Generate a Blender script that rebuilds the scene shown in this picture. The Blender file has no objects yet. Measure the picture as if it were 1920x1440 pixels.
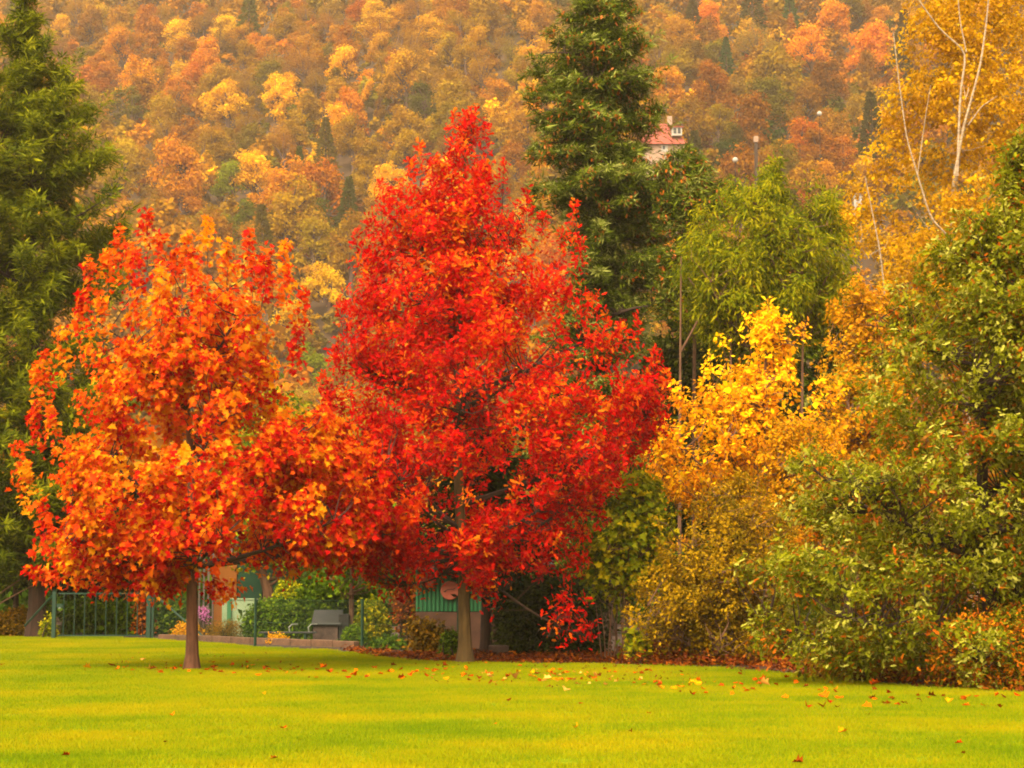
import bpy, math, random
import numpy as np

S = bpy.context.scene
COL = S.collection
random.seed(7)
rng = np.random.default_rng(7)

# ------------------------------------------------------------------ camera
FPX = 3583.0                      # focal length in pixels of a 1920 px wide frame
HORIZON = 1084.0                  # picture row of the horizon
EYE = 1.6
PITCH = math.atan((HORIZON - 720.0) / FPX)
cam_data = bpy.data.cameras.new('camera')
cam = bpy.data.objects.new('camera', cam_data)
COL.objects.link(cam)
cam.location = (0, 0, EYE)
cam.rotation_euler = (math.pi / 2 + PITCH, 0, 0)
cam_data.sensor_width = 36.0
cam_data.lens = 36.0 * FPX / 1920.0
cam_data.clip_start = 0.1
cam_data.clip_end = 6000
S.camera = cam

# ------------------------------------------------------------------ sky, sun, exposure
SUN_EL, SUN_AZ = math.radians(52), math.radians(205)    # azimuth measured clockwise from +Y (north)
w = bpy.data.worlds.new('World')
S.world = w
w.use_nodes = True
nt = w.node_tree
for n in list(nt.nodes):
    nt.nodes.remove(n)
out = nt.nodes.new('ShaderNodeOutputWorld')
bg = nt.nodes.new('ShaderNodeBackground')
sky = nt.nodes.new('ShaderNodeTexSky')
sky.sky_type = 'NISHITA'
sky.sun_disc = False
sky.sun_elevation = SUN_EL
sky.sun_rotation = SUN_AZ
sky.air_density = 1.6
sky.dust_density = 4.0
hs = nt.nodes.new('ShaderNodeHueSaturation')            # high thin cloud: the blue is washed out
hs.inputs['Saturation'].default_value = 0.12
tint = nt.nodes.new('ShaderNodeMix')
tint.data_type = 'RGBA'
tint.blend_type = 'MULTIPLY'
tint.inputs['Factor'].default_value = 1.0
tint.inputs['B'].default_value = (1.0, 0.88, 0.64, 1)
nt.links.new(sky.outputs[0], hs.inputs['Color'])
nt.links.new(hs.outputs[0], tint.inputs['A'])
nt.links.new(tint.outputs['Result'], bg.inputs['Color'])
bg.inputs['Strength'].default_value = 0.15
nt.links.new(bg.outputs[0], out.inputs['Surface'])

sun_data = bpy.data.lights.new('sun', 'SUN')
sun_data.energy = 1.1
sun_data.angle = math.radians(22)
sun_data.color = (1.0, 0.88, 0.64)
sun = bpy.data.objects.new('sun', sun_data)
COL.objects.link(sun)
sun.location = (-20, -20, 60)
sun.rotation_euler = (math.pi / 2 - SUN_EL, 0, math.pi - SUN_AZ)

vs = S.view_settings
S.display_settings.display_device = 'sRGB'
vs.view_transform = 'Standard'
vs.look = 'None'
vs.gamma = 1.0
vs.use_curve_mapping = False
vs.exposure = 2.45
S.render.engine = 'CYCLES'
S.cycles.max_bounces = 9
S.cycles.diffuse_bounces = 6
S.cycles.transmission_bounces = 6
S.cycles.glossy_bounces = 2
S.cycles.volume_bounces = 1
S.cycles.use_denoising = True
S.cycles.sample_clamp_indirect = 6
S.cycles.filter_width = 1.9


# ------------------------------------------------------------------ helpers
def ray(px, py):
    u = (px - 960.0) / FPX
    v = -(py - 720.0) / FPX
    c, s = math.cos(PITCH), math.sin(PITCH)
    return np.array([u, c - v * s, s + v * c])


def P(px, py, Y):
    """world point seen at picture position (px,py) at distance Y"""
    d = ray(px, py)
    return np.array([d[0] / d[1] * Y, Y, EYE + d[2] / d[1] * Y])


def G(px, py, z=0.0):
    d = ray(px, py)
    t = (z - EYE) / d[2]
    return np.array([d[0] * t, d[1] * t, z])


def PP(a, Y):
    return np.array([P(x, y, Y) for x, y in a])


def pix(p):
    """picture position of a world point"""
    c, s = math.cos(PITCH), math.sin(PITCH)
    x, y, z = p[0], p[1], p[2] - EYE
    dep = y * c + z * s
    up = -y * s + z * c
    return 960 + FPX * x / dep, 720 - FPX * up / dep


def unit(a):
    return a / np.maximum(np.linalg.norm(a, axis=-1, keepdims=True), 1e-9)


def lin(c):
    c = np.array(c, float) / 255.0
    return np.where(c <= 0.04045, c / 12.92, ((c + 0.055) / 1.055) ** 2.4)


ALB = 0.56


def A(*c, k=None):
    v = lin(c) * (ALB if k is None else k)
    if k is None or k in (.46, .48, .5, .6, .78):
        lum = float(v @ np.array([.3, .6, .1]))
        v = np.clip(lum + 1.22 * (v - lum), .0015, .8)
    return (float(v[0]), float(v[1]), float(v[2]), 1.0)


def tag(o, label=None, cat=None, group=None, kind=None):
    if label:
        o['label'] = label
    if cat:
        o['category'] = cat
    if group:
        o['group'] = group
    if kind:
        o['kind'] = kind
    return o


def empty(name, loc, label, cat, group=None, rz=0.0):
    o = bpy.data.objects.new(name, None)
    o.empty_display_size = 0.2
    COL.objects.link(o)
    o.location = [float(c) for c in loc]
    o.rotation_euler = (0, 0, rz)
    return tag(o, label, cat, group)


def raw_mesh(name, V, loops, starts, fattr=None, mats=(), midx=None, smooth=True):
    me = bpy.data.meshes.new(name)
    V = np.ascontiguousarray(V, dtype=np.float32)
    loops = np.ascontiguousarray(loops, dtype=np.int32)
    starts = np.ascontiguousarray(starts, dtype=np.int32)
    me.vertices.add(len(V))
    me.vertices.foreach_set('co', V.ravel())
    me.loops.add(len(loops))
    me.loops.foreach_set('vertex_index', loops)
    me.polygons.add(len(starts))
    me.polygons.foreach_set('loop_start', starts)
    if midx is not None:
        me.polygons.foreach_set('material_index', np.ascontiguousarray(midx, dtype=np.int32))
    if not smooth:
        me.shade_flat()
    if fattr is not None:
        a = me.attributes.new('v', 'FLOAT', 'FACE')
        a.data.foreach_set('value', np.ascontiguousarray(fattr, dtype=np.float32))
    for m in mats:
        me.materials.append(m)
    me.update()
    return me


def link(name, me, parent=None):
    o = bpy.data.objects.new(name, me)
    COL.objects.link(o)
    if parent is not None:
        o.parent = parent
        bl = parent.location
        rz = parent.rotation_euler[2]
        # children are built in world coordinates: undo the parent's place
        from mathutils import Matrix
        o.matrix_parent_inverse = Matrix.LocRotScale(bl, parent.rotation_euler, None).inverted()
    return o


class MB:
    """collects boxes, tubes and prisms; build() links them as one mesh object"""

    def __init__(self):
        self.v, self.f = [], []
        self.sm = False

    def add(self, verts, faces):
        b = len(self.v)
        self.v += [tuple(map(float, p)) for p in verts]
        self.f += [tuple(b + i for i in f) for f in faces]
        return self

    def box(self, c, s, rz=0.0, bev=0.0, tilt=None):
        x, y, z = [k / 2 for k in s]
        b = min(bev, x * .9, y * .9, z * .9)
        ring = []
        if b > 0:
            rings = []
            for zz, ins in ((-z, b), (-z + b, 0), (z - b, 0), (z, b)):
                q = []
                for sx, sy in ((-1, -1), (1, -1), (1, 1), (-1, 1)):
                    a = (sx * (x - ins), sy * (y - ins - 0), zz)
                    q.append(a)
                rings.append(q)
            pts = [p for q in rings for p in q]
            fs = [(3, 2, 1, 0), (12, 13, 14, 15)]
            for k in range(3):
                for i in range(4):
                    j = (i + 1) % 4
                    fs.append((k * 4 + i, k * 4 + j, k * 4 + 4 + j, k * 4 + 4 + i))
        else:
            pts = [(-x, -y, -z), (x, -y, -z), (x, y, -z), (-x, y, -z), (-x, -y, z), (x, -y, z), (x, y, z), (-x, y, z)]
            fs = [(3, 2, 1, 0), (4, 5, 6, 7), (0, 1, 5, 4), (1, 2, 6, 5), (2, 3, 7, 6), (3, 0, 4, 7)]
        pts = np.array(pts)
        if tilt:
            ca, sa = math.cos(tilt), math.sin(tilt)
            pts = np.stack([pts[:, 0], pts[:, 1] * ca - pts[:, 2] * sa, pts[:, 1] * sa + pts[:, 2] * ca], 1)
        ca, sa = math.cos(rz), math.sin(rz)
        pts = np.stack([pts[:, 0] * ca - pts[:, 1] * sa, pts[:, 0] * sa + pts[:, 1] * ca, pts[:, 2]], 1)
        return self.add(pts + np.array(c), fs)

    def tube(self, pts, radii, n=6, cap=True):
        pts = np.array(pts, float)
        m = len(pts)
        radii = np.broadcast_to(np.array(radii, float), (m,))
        T = np.gradient(pts, axis=0)
        T = unit(T)
        ref = np.array([0, 1, 0.0]) if abs(T[0][1]) < 0.9 else np.array([1.0, 0, 0])
        vs_ = []
        ang = np.arange(n) * 2 * math.pi / n
        for i in range(m):
            a = unit(np.cross(T[i], ref))
            b = np.cross(T[i], a)
            ring = pts[i] + radii[i] * (np.cos(ang)[:, None] * a + np.sin(ang)[:, None] * b)
            vs_ += list(ring)
        fs = []
        for i in range(m - 1):
            for k in range(n):
                j = (k + 1) % n
                fs.append((i * n + k, i * n + j, (i + 1) * n + j, (i + 1) * n + k))
        if cap:
            fs.append(tuple(range(n))[::-1])
            fs.append(tuple((m - 1) * n + k for k in range(n)))
        return self.add(vs_, fs)

    def sphere(self, c, r, nu=12, nv=8):
        c = np.array(c, float)
        vs_ = [c + np.array([0, 0, r])]
        for i in range(1, nv):
            th = math.pi * i / nv
            for k in range(nu):
                ph = 2 * math.pi * k / nu
                vs_.append(c + r * np.array([math.sin(th) * math.cos(ph), math.sin(th) * math.sin(ph), math.cos(th)]))
        vs_.append(c - np.array([0, 0, r]))
        fs = [(0, 1 + k, 1 + (k + 1) % nu) for k in range(nu)]
        for i in range(nv - 2):
            for k in range(nu):
                a, b = 1 + i * nu + k, 1 + i * nu + (k + 1) % nu
                fs.append((a, a + nu, b + nu, b))
        e = len(vs_) - 1
        fs += [(e, 1 + (nv - 2) * nu + (k + 1) % nu, 1 + (nv - 2) * nu + k) for k in range(nu)]
        return self.add(vs_, fs)

    def mesh(self, name, mat, smooth=False):
        me = bpy.data.meshes.new(name)
        me.from_pydata(self.v, [], self.f)
        if not smooth:
            me.shade_flat()
        me.materials.append(mat)
        me.update()
        return me

    def build(self, name, mat, parent=None, smooth=False):
        return link(name, self.mesh(name, mat, smooth), parent)


# ------------------------------------------------------------------ materials
def new_mat(name):
    m = bpy.data.materials.new(name)
    m.use_nodes = True
    t = m.node_tree
    for n in list(t.nodes):
        t.nodes.remove(n)
    o = t.nodes.new('ShaderNodeOutputMaterial')
    return m, t, o


def leaf_mat(name, ramp, transl=0.38, rough=0.7, spec=0.05):
    m, t, o = new_mat(name)
    at = t.nodes.new('ShaderNodeAttribute')
    at.attribute_name = 'v'
    cr = t.nodes.new('ShaderNodeValToRGB')
    e = cr.color_ramp.elements
    n = len(ramp)
    for i, c in enumerate(ramp):
        p = i / (n - 1)
        if i == 0:
            q = e[0]
            q.position = 0
        elif i == n - 1:
            q = e[-1]
            q.position = 1
        else:
            q = e.new(p)
        q.color = c
    pr = t.nodes.new('ShaderNodeBsdfPrincipled')
    pr.inputs['Roughness'].default_value = rough
    pr.inputs['Specular IOR Level'].default_value = spec
    tr = t.nodes.new('ShaderNodeBsdfTranslucent')
    mx = t.nodes.new('ShaderNodeMixShader')
    mx.inputs[0].default_value = transl
    t.links.new(at.outputs['Fac'], cr.inputs[0])
    t.links.new(cr.outputs[0], pr.inputs['Base Color'])
    t.links.new(cr.outputs[0], tr.inputs['Color'])
    t.links.new(pr.outputs[0], mx.inputs[1])
    t.links.new(tr.outputs[0], mx.inputs[2])
    t.links.new(mx.outputs[0], o.inputs['Surface'])
    return m


def obj_leaf_mat(name, transl=0.35):
    """foliage whose hue is the object's own colour, varied leaf by leaf"""
    m, t, o = new_mat(name)
    oi = t.nodes.new('ShaderNodeObjectInfo')
    at = t.nodes.new('ShaderNodeAttribute')
    at.attribute_name = 'v'
    hsv = t.nodes.new('ShaderNodeHueSaturation')
    mr = t.nodes.new('ShaderNodeMapRange')
    mr.inputs['To Min'].default_value = 0.65
    mr.inputs['To Max'].default_value = 1.3
    mh = t.nodes.new('ShaderNodeMapRange')
    mh.inputs['To Min'].default_value = 0.485
    mh.inputs['To Max'].default_value = 0.515
    t.links.new(at.outputs['Fac'], mr.inputs['Value'])
    t.links.new(at.outputs['Fac'], mh.inputs['Value'])
    t.links.new(mr.outputs[0], hsv.inputs['Value'])
    t.links.new(mh.outputs[0], hsv.inputs['Hue'])
    t.links.new(oi.outputs['Color'], hsv.inputs['Color'])
    d = t.nodes.new('ShaderNodeBsdfDiffuse')
    tr = t.nodes.new('ShaderNodeBsdfTranslucent')
    mx = t.nodes.new('ShaderNodeMixShader')
    mx.inputs[0].default_value = transl
    t.links.new(hsv.outputs[0], d.inputs['Color'])
    t.links.new(hsv.outputs[0], tr.inputs['Color'])
    t.links.new(d.outputs[0], mx.inputs[1])
    t.links.new(tr.outputs[0], mx.inputs[2])
    t.links.new(mx.outputs[0], o.inputs['Surface'])
    return m


def solid_mat(name, c1, c2, scale=6.0, rough=0.8, bump=0.3, stretch=(1, 1, 1), metal=0.0, detail=6):
    m, t, o = new_mat(name)
    tc = t.nodes.new('ShaderNodeNewGeometry')
    mp = t.nodes.new('ShaderNodeMapping')
    mp.inputs['Scale'].default_value = stretch
    nz = t.nodes.new('ShaderNodeTexNoise')
    nz.inputs['Scale'].default_value = scale
    nz.inputs['Detail'].default_value = detail
    nz.inputs['Roughness'].default_value = 0.65
    cr = t.nodes.new('ShaderNodeValToRGB')
    cr.color_ramp.elements[0].position = 0.32
    cr.color_ramp.elements[1].position = 0.68
    cr.color_ramp.elements[0].color = c1
    cr.color_ramp.elements[1].color = c2
    pr = t.nodes.new('ShaderNodeBsdfPrincipled')
    pr.inputs['Roughness'].default_value = rough
    pr.inputs['Metallic'].default_value = metal
    pr.inputs['Specular IOR Level'].default_value = 0.3
    t.links.new(tc.outputs['Position'], mp.inputs['Vector'])
    t.links.new(mp.outputs[0], nz.inputs['Vector'])
    t.links.new(nz.outputs['Fac'], cr.inputs[0])
    t.links.new(cr.outputs[0], pr.inputs['Base Color'])
    if bump:
        bp = t.nodes.new('ShaderNodeBump')
        bp.inputs['Strength'].default_value = bump
        bp.inputs['Distance'].default_value = 0.02
        t.links.new(nz.outputs['Fac'], bp.inputs['Height'])
        t.links.new(bp.outputs[0], pr.inputs['Normal'])
    t.links.new(pr.outputs[0], o.inputs['Surface'])
    return m


def AS(*c):
    return A(*c, k=.27)


M = {}
M['bark_maple'] = solid_mat('bark_maple', AS(120, 72, 45), AS(165, 105, 72), 14, 0.9, 0.6, (1, 1, 0.25))
M['bark_oak'] = solid_mat('bark_oak', AS(105, 78, 35), AS(150, 112, 55), 14, 0.9, 0.6, (1, 1, 0.25))
M['bark_dark'] = solid_mat('bark_dark', AS(60, 38, 25), AS(98, 62, 42), 12, 0.95, 0.6, (1, 1, 0.25))
M['bark_brown'] = solid_mat('bark_brown', AS(120, 80, 55), AS(170, 120, 85), 12, 0.95, 0.6, (1, 1, 0.25))
M['bark_birch'] = solid_mat('bark_birch', A(150, 118, 88, k=.36), A(228, 196, 158, k=.4), 7, 0.75, 0.3, (0.6, 0.6, 2.2))
M['bark_far'] = solid_mat('bark_far', AS(105, 75, 65), AS(150, 110, 95), 3, 0.95, 0.0)
M['soil'] = solid_mat('soil', AS(48, 30, 18), AS(105, 60, 38), 3.0, 1.0, 0.6)
M['hill'] = solid_mat('hill', AS(70, 48, 26), AS(115, 78, 38), 0.25, 1.0, 0.0)
M['green_paint'] = solid_mat('green_paint', AS(6, 62, 38), AS(12, 80, 50), 3, 0.5, 0.05)
M['green_board'] = solid_mat('green_board', AS(22, 95, 58), AS(32, 112, 70), 1.5, 0.6, 0.05)
M['green_sheet'] = solid_mat('green_sheet', AS(45, 125, 75), AS(70, 155, 95), 2.0, 0.5, 0.05, (1, 1, .3))
M['orange_board'] = solid_mat('orange_board', AS(235, 130, 30), AS(245, 150, 45), 2, 0.7, 0.05)
M['pale_green'] = solid_mat('pale_green', AS(175, 200, 150), AS(195, 215, 168), 2, 0.8, 0.1)
M['kerb'] = solid_mat('kerb', AS(120, 82, 58), AS(165, 116, 84), 5, 0.9, 0.3)
M['stone'] = solid_mat('stone', AS(75, 54, 46), AS(128, 98, 84), 6, 0.9, 0.4)
M['dark_lid'] = solid_mat('dark_lid', AS(46, 43, 42), AS(68, 62, 60), 4, 0.55, 0.1)
M['dark_wood'] = solid_mat('dark_wood', AS(62, 42, 32), AS(98, 66, 50), 6, 0.85, 0.3, (.3, 1, 1))
M['pale_metal'] = solid_mat('pale_metal', AS(165, 165, 150), AS(190, 190, 175), 6, 0.4, 0.0)
M['terracotta'] = solid_mat('terracotta', AS(205, 100, 70), AS(225, 120, 88), 5, 0.8, 0.1)
M['black'] = solid_mat('black', AS(30, 22, 20), AS(45, 32, 28), 5, 0.8, 0.0)
M['brown_wall'] = solid_mat('brown_wall', AS(95, 58, 40), AS(135, 88, 64), 3, 0.9, 0.3)
M['white'] = solid_mat('white', AS(230, 215, 200), AS(250, 240, 228), 2, 0.7, 0.0)
M['white_wood'] = solid_mat('white_wood', AS(190, 160, 145), AS(220, 190, 175), 5, 0.8, 0.1)
M['roof_red'] = solid_mat('roof_red', AS(190, 85, 65), AS(222, 115, 92), 1.2, 0.85, 0.2)
M['pink_wall'] = solid_mat('pink_wall', AS(225, 180, 150), AS(240, 200, 175), 1.2, 0.9, 0.1)
M['glass'] = solid_mat('glass', AS(60, 62, 70), AS(90, 92, 98), 1.0, 0.15, 0.0)

# leaf colours, darkest to palest
M['leaf_maple'] = leaf_mat('leaf_maple', [A(180, 40, 5), A(222, 62, 5), A(238, 96, 4), A(244, 120, 6), A(247, 142, 10), A(251, 176, 40)], 0.5)
M['leaf_red'] = leaf_mat('leaf_red', [A(170, 30, 4, k=.5), A(226, 40, 4, k=.5), A(243, 60, 4, k=.5), A(246, 82, 7, k=.5), A(248, 102, 14, k=.5), A(250, 148, 50, k=.5)], 0.52)
M['leaf_oak'] = leaf_mat('leaf_oak', [A(205, 115, 20), A(90, 92, 5), A(114, 116, 6), A(134, 134, 12), A(164, 160, 42), A(212, 204, 118)], 0.5)
M['leaf_gold'] = leaf_mat('leaf_gold', [A(160, 115, 6, k=.78), A(222, 145, 4, k=.78), A(244, 176, 4, k=.78), A(252, 196, 6, k=.78), A(254, 214, 14, k=.78)], 0.5)
M['leaf_olive'] = leaf_mat('leaf_olive', [A(118, 102, 8, k=.5), A(152, 124, 10, k=.5), A(182, 146, 14, k=.5), A(204, 160, 24, k=.5), A(216, 176, 70, k=.5)], 0.45)
M['leaf_amber'] = leaf_mat('leaf_amber', [A(140, 118, 10, k=.6), A(200, 140, 10, k=.6), A(224, 160, 12, k=.6), A(236, 172, 16, k=.6), A(240, 188, 55, k=.6)], 0.45)
M['leaf_birch'] = leaf_mat('leaf_birch', [A(158, 122, 10, k=.6), A(192, 145, 10, k=.6), A(216, 164, 12, k=.6), A(230, 178, 22, k=.6), A(238, 196, 70, k=.6)], 0.5)
M['leaf_willow'] = leaf_mat('leaf_willow', [A(86, 94, 4), A(116, 122, 4), A(142, 146, 5), A(164, 160, 10), A(190, 178, 34)], 0.48)
M['needle_spruce'] = leaf_mat('needle_spruce', [A(48, 58, 8), A(66, 76, 10), A(86, 96, 18), A(116, 124, 46), A(168, 168, 104)], 0.3)
M['needle_left'] = leaf_mat('needle_left', [A(62, 70, 3), A(88, 95, 4), A(112, 116, 4), A(136, 138, 6), A(160, 156, 18)], 0.4)
M['needle_dark'] = leaf_mat('needle_dark', [A(22, 28, 6), A(36, 42, 8), A(50, 58, 12), A(66, 72, 18)], 0.1)
M['cone'] = leaf_mat('cone', [A(160, 92, 52), A(188, 112, 66), A(205, 140, 98)], 0.0)
M['leaf_hedge'] = leaf_mat('leaf_hedge', [A(48, 64, 6), A(70, 92, 10), A(92, 112, 14), A(118, 134, 28)], 0.3)
M['leaf_fresh'] = leaf_mat('leaf_fresh', [A(85, 98, 8), A(125, 132, 12), A(160, 160, 16), A(205, 185, 30)], 0.35)
M['leaf_russet'] = leaf_mat('leaf_russet', [A(72, 34, 14), A(104, 50, 20), A(132, 68, 26), A(165, 100, 48)], 0.2)
M['leaf_copper'] = leaf_mat('leaf_copper', [A(105, 60, 12), A(150, 85, 14), A(185, 100, 16), A(130, 112, 16), A(205, 130, 30)], 0.3)
M['leaf_flame'] = leaf_mat('leaf_flame', [A(92, 92, 10), A(120, 116, 12), A(135, 124, 14), A(190, 112, 14), A(225, 125, 16), A(235, 165, 40)], 0.4)
M['leaf_brownish'] = leaf_mat('leaf_brownish', [A(75, 62, 22), A(105, 82, 30), A(130, 98, 40), A(150, 110, 50)], 0.3)
M['leaf_far'] = obj_leaf_mat('leaf_far', 0.45)
M['leaf_fallen'] = obj_leaf_mat('leaf_fallen', 0.15)
M['flower_pink'] = leaf_mat('flower_pink', [A(200, 110, 170), A(225, 150, 200)], 0.3)
M['flower_yellow'] = leaf_mat('flower_yellow', [A(245, 180, 10), A(250, 205, 30)], 0.3)


def grass_mat():
    m, t, o = new_mat('grass')
    gm = t.nodes.new('ShaderNodeNewGeometry')
    mp = t.nodes.new('ShaderNodeMapping')
    mp.inputs['Scale'].default_value = (0.34, 0.42, 1)
    nz = t.nodes.new('ShaderNodeTexNoise')
    nz.inputs['Scale'].default_value = 1.0
    nz.inputs['Detail'].default_value = 5
    nz.inputs['Roughness'].default_value = 0.6
    nz2 = t.nodes.new('ShaderNodeTexNoise')
    nz2.inputs['Scale'].default_value = 9.0
    nz2.inputs['Detail'].default_value = 3
    at = t.nodes.new('ShaderNodeAttribute')
    at.attribute_name = 'v'
    ma = t.nodes.new('ShaderNodeMath')
    ma.operation = 'MULTIPLY_ADD'
    ma.inputs[1].default_value = 0.22
    mb = t.nodes.new('ShaderNodeMath')
    mb.operation = 'MULTIPLY_ADD'
    mb.inputs[1].default_value = 0.16
    cr = t.nodes.new('ShaderNodeValToRGB')
    e = cr.color_ramp.elements
    e[0].position = 0.48
    e[0].color = A(116, 136, 0)
    e[1].position = 0.92
    e[1].color = A(184, 165, 0)
    q = e.new(0.66)
    q.color = A(148, 154, 0)
    pr = t.nodes.new('ShaderNodeBsdfPrincipled')
    pr.inputs['Roughness'].default_value = 0.8
    pr.inputs['Specular IOR Level'].default_value = 0.02
    tr = t.nodes.new('ShaderNodeBsdfTranslucent')
    mx = t.nodes.new('ShaderNodeMixShader')
    mx.inputs[0].default_value = 0.3
    t.links.new(gm.outputs['Position'], mp.inputs['Vector'])
    t.links.new(mp.outputs[0], nz.inputs['Vector'])
    t.links.new(gm.outputs['Position'], nz2.inputs['Vector'])
    t.links.new(at.outputs['Fac'], ma.inputs[0])
    t.links.new(nz.outputs['Fac'], ma.inputs[2])
    t.links.new(nz2.outputs['Fac'], mb.inputs[0])
    t.links.new(ma.outputs[0], mb.inputs[2])
    t.links.new(mb.outputs[0], cr.inputs[0])
    t.links.new(cr.outputs[0], pr.inputs['Base Color'])
    t.links.new(cr.outputs[0], tr.inputs['Color'])
    t.links.new(pr.outputs[0], mx.inputs[1])
    t.links.new(tr.outputs[0], mx.inputs[2])
    t.links.new(mx.outputs[0], o.inputs['Surface'])
    return m


M['grass'] = grass_mat()


# ------------------------------------------------------------------ leaf templates: x along the leaf, y across, z out of its plane
def tmpl(pts, faces):
    return np.array(pts, float), faces


T_MAPLE = tmpl([(0, 0, 0), (.12, .42, .14), (.34, .26, .07), (.52, .5, .2), (.62, .2, .04), (1.0, 0, -.16),
                (.62, -.2, .04), (.52, -.5, .2), (.34, -.26, .07), (.12, -.42, .14)],
               [(0, 1, 2, 3, 4, 5), (0, 5, 6, 7, 8, 9)])
T_OAK = tmpl([(0, 0, 0), (.3, .2, .05), (.45, .1, .02), (.65, .24, .06), (1, 0, -.05), (.65, -.24, .06), (.45, -.1, .02), (.3, -.2, .05)],
             [(0, 1, 2, 3, 4), (0, 4, 5, 6, 7)])
T_OVAL = tmpl([(0, 0, 0), (.45, .3, .06), (1, 0, -.04), (.45, -.3, .06)], [(0, 1, 2), (0, 2, 3)])
T_NARROW = tmpl([(0, 0, 0), (.4, .13, .03), (1, 0, -.1), (.4, -.13, .03)], [(0, 1, 2), (0, 2, 3)])
T_NEEDLE = tmpl([(0, .02, 0), (.4, .075, .03), (1, 0, .05), (.4, -.075, -.03)], [(0, 1, 2, 3)])
T_SPRAY = tmpl([(0, .03, 0), (.35, .26, .04), (1, 0, .05), (.35, -.26, .04), (0, 0, .02), (.4, .02, .26), (.95, 0, .04), (.4, -.02, -.2)],
               [(0, 1, 2, 3), (4, 5, 6, 7)])
T_CLUMP = tmpl([(-.1, 0, .0), (.3, .42, .12), (.75, .3, -.05), (1, -.1, .1), (.55, -.45, -.08), (.1, -.3, .1)],
               [(0, 1, 2, 3), (0, 3, 4, 5)])


def cloud_mesh(name, pos, ax, nrm, size, v, T, mat, asp=None):
    tv, tf = T
    n = len(pos)
    N = unit(nrm)
    X = unit(ax - (ax * N).sum(1, keepdims=True) * N)
    B = np.cross(N, X)
    s = size[:, None]
    V = (pos[:, None, :] + s[:, None] * (tv[None, :, 0:1] * X[:, None] + tv[None, :, 1:2] * B[:, None] + tv[None, :, 2:3] * N[:, None]))
    k = len(tv)
    lp = np.concatenate([np.array(f) for f in tf])
    ls = np.cumsum([0] + [len(f) for f in tf])[:-1]
    nl = len(lp)
    loops = (np.arange(n)[:, None] * k + lp[None]).ravel()
    starts = (np.arange(n)[:, None] * nl + ls[None]).ravel()
    return raw_mesh(name, V.reshape(-1, 3), loops, starts, np.repeat(v, len(tf)), (mat,), smooth=True)


def inside(px, py, poly):
    poly = np.array(poly, float)
    r = np.zeros(len(px), bool)
    x0, y0 = poly[-1]
    for x1, y1 in poly:
        c = ((y1 > py) != (y0 > py))
        with np.errstate(divide='ignore', invalid='ignore'):
            xi = (x0 - x1) * (py - y1) / (y0 - y1 + 1e-12) + x1
        r ^= c & (px < xi)
        x0, y0 = x1, y1
    return r


def row_span(py, poly):
    """left and right edge of the outline at each height"""
    poly = np.array(poly, float)
    lo = np.full(len(py), 1e9)
    hi = np.full(len(py), -1e9)
    x0, y0 = poly[-1]
    for x1, y1 in poly:
        c = ((y1 > py) != (y0 > py))
        xi = (x0 - x1) * (py - y1) / (y0 - y1 + 1e-12) + x1
        lo = np.where(c, np.minimum(lo, xi), lo)
        hi = np.where(c, np.maximum(hi, xi), hi)
        x0, y0 = x1, y1
    return lo, hi


def crown_points(poly, n, Y, depth=0.9, maxd=None, shell=0.55, jit=0.0):
    """points through the volume of a crown: round in plan at every height, its widths those of the outline"""
    poly = np.array(poly, float)
    x0, y0 = poly.min(0)
    x1, y1 = poly.max(0)
    got = []
    cnt = 0
    while cnt < n:
        q = rng.uniform((x0, y0), (x1, y1), (n * 3, 2))
        q = q[inside(q[:, 0], q[:, 1], poly)]
        got.append(q)
        cnt += len(q)
    q = np.concatenate(got)[:n]
    lo, hi = row_span(q[:, 1], poly)
    c, h = (lo + hi) / 2, np.maximum((hi - lo) / 2, 1)
    a = np.clip((q[:, 0] - c) / h, -1, 1)
    dmax = np.sqrt(1 - a * a) * h * depth * Y / FPX
    if maxd:
        dmax = np.minimum(dmax, maxd)
    u = rng.uniform(-1, 1, n)
    u = np.sign(u) * np.abs(u) ** shell
    dy = u * dmax
    W = np.array([P(x, y, Y) for x, y in q])
    # keep the outline's real width: move straight back and forth
    W[:, 1] += dy
    return W, q


def bez(a, b, c, n):
    t = np.linspace(0, 1, n)[:, None]
    return (1 - t) ** 2 * a + 2 * t * (1 - t) * b + t * t * c


def foliage_twigs(tips, axis_x, axis_y, up, droop, L):
    n = len(tips)
    outw = np.stack([tips[:, 0] - axis_x, tips[:, 1] - axis_y, np.zeros(n)], 1)
    outw = unit(outw)
    d = outw * (1 - up) + np.array([0, 0, up]) + rng.normal(0, .28, (n, 3))
    d[:, 2] -= droop
    return unit(d), outw


def leaves_on(tips, D, outw, L, m, rad, size, sv=.25, hang=0.3, upn=0.6, plume=0.8, vfun=None, vtw=.28, vlf=.3, sag=0.0, t0=.05, tipv=0.0):
    """m leaves along each twig"""
    n = len(tips)
    i = np.repeat(np.arange(n), m)
    k = len(i)
    t = rng.uniform(t0, 1, k) ** .75
    Li = np.broadcast_to(L, (n,))[i]
    pos = tips[i] - D[i] * (Li * (1 - t))[:, None]
    r = np.broadcast_to(rad, (n,))[i] * (1.15 - plume * t)
    off = rng.normal(0, 1, (k, 3))
    pos = pos + off * r[:, None] * .6
    pos[:, 2] -= sag * t * t * Li
    ax = unit(D[i] * .7 + off * .6 + np.array([0, 0, -hang]) + rng.normal(0, .3, (k, 3)))
    nr = outw[i] * .45 + np.array([0, 0, upn]) + rng.normal(0, .5, (k, 3)) + off * .2
    sz = size * np.exp(rng.normal(0, sv, k))
    tv = rng.normal(0, vtw, n)
    v = .5 + tv[i] + rng.normal(0, vlf, k) + tipv * (t - .6)
    if vfun is not None:
        v = v + vfun(pos)
    return pos, ax, nr, sz, np.clip(v, 0, 1)


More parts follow.
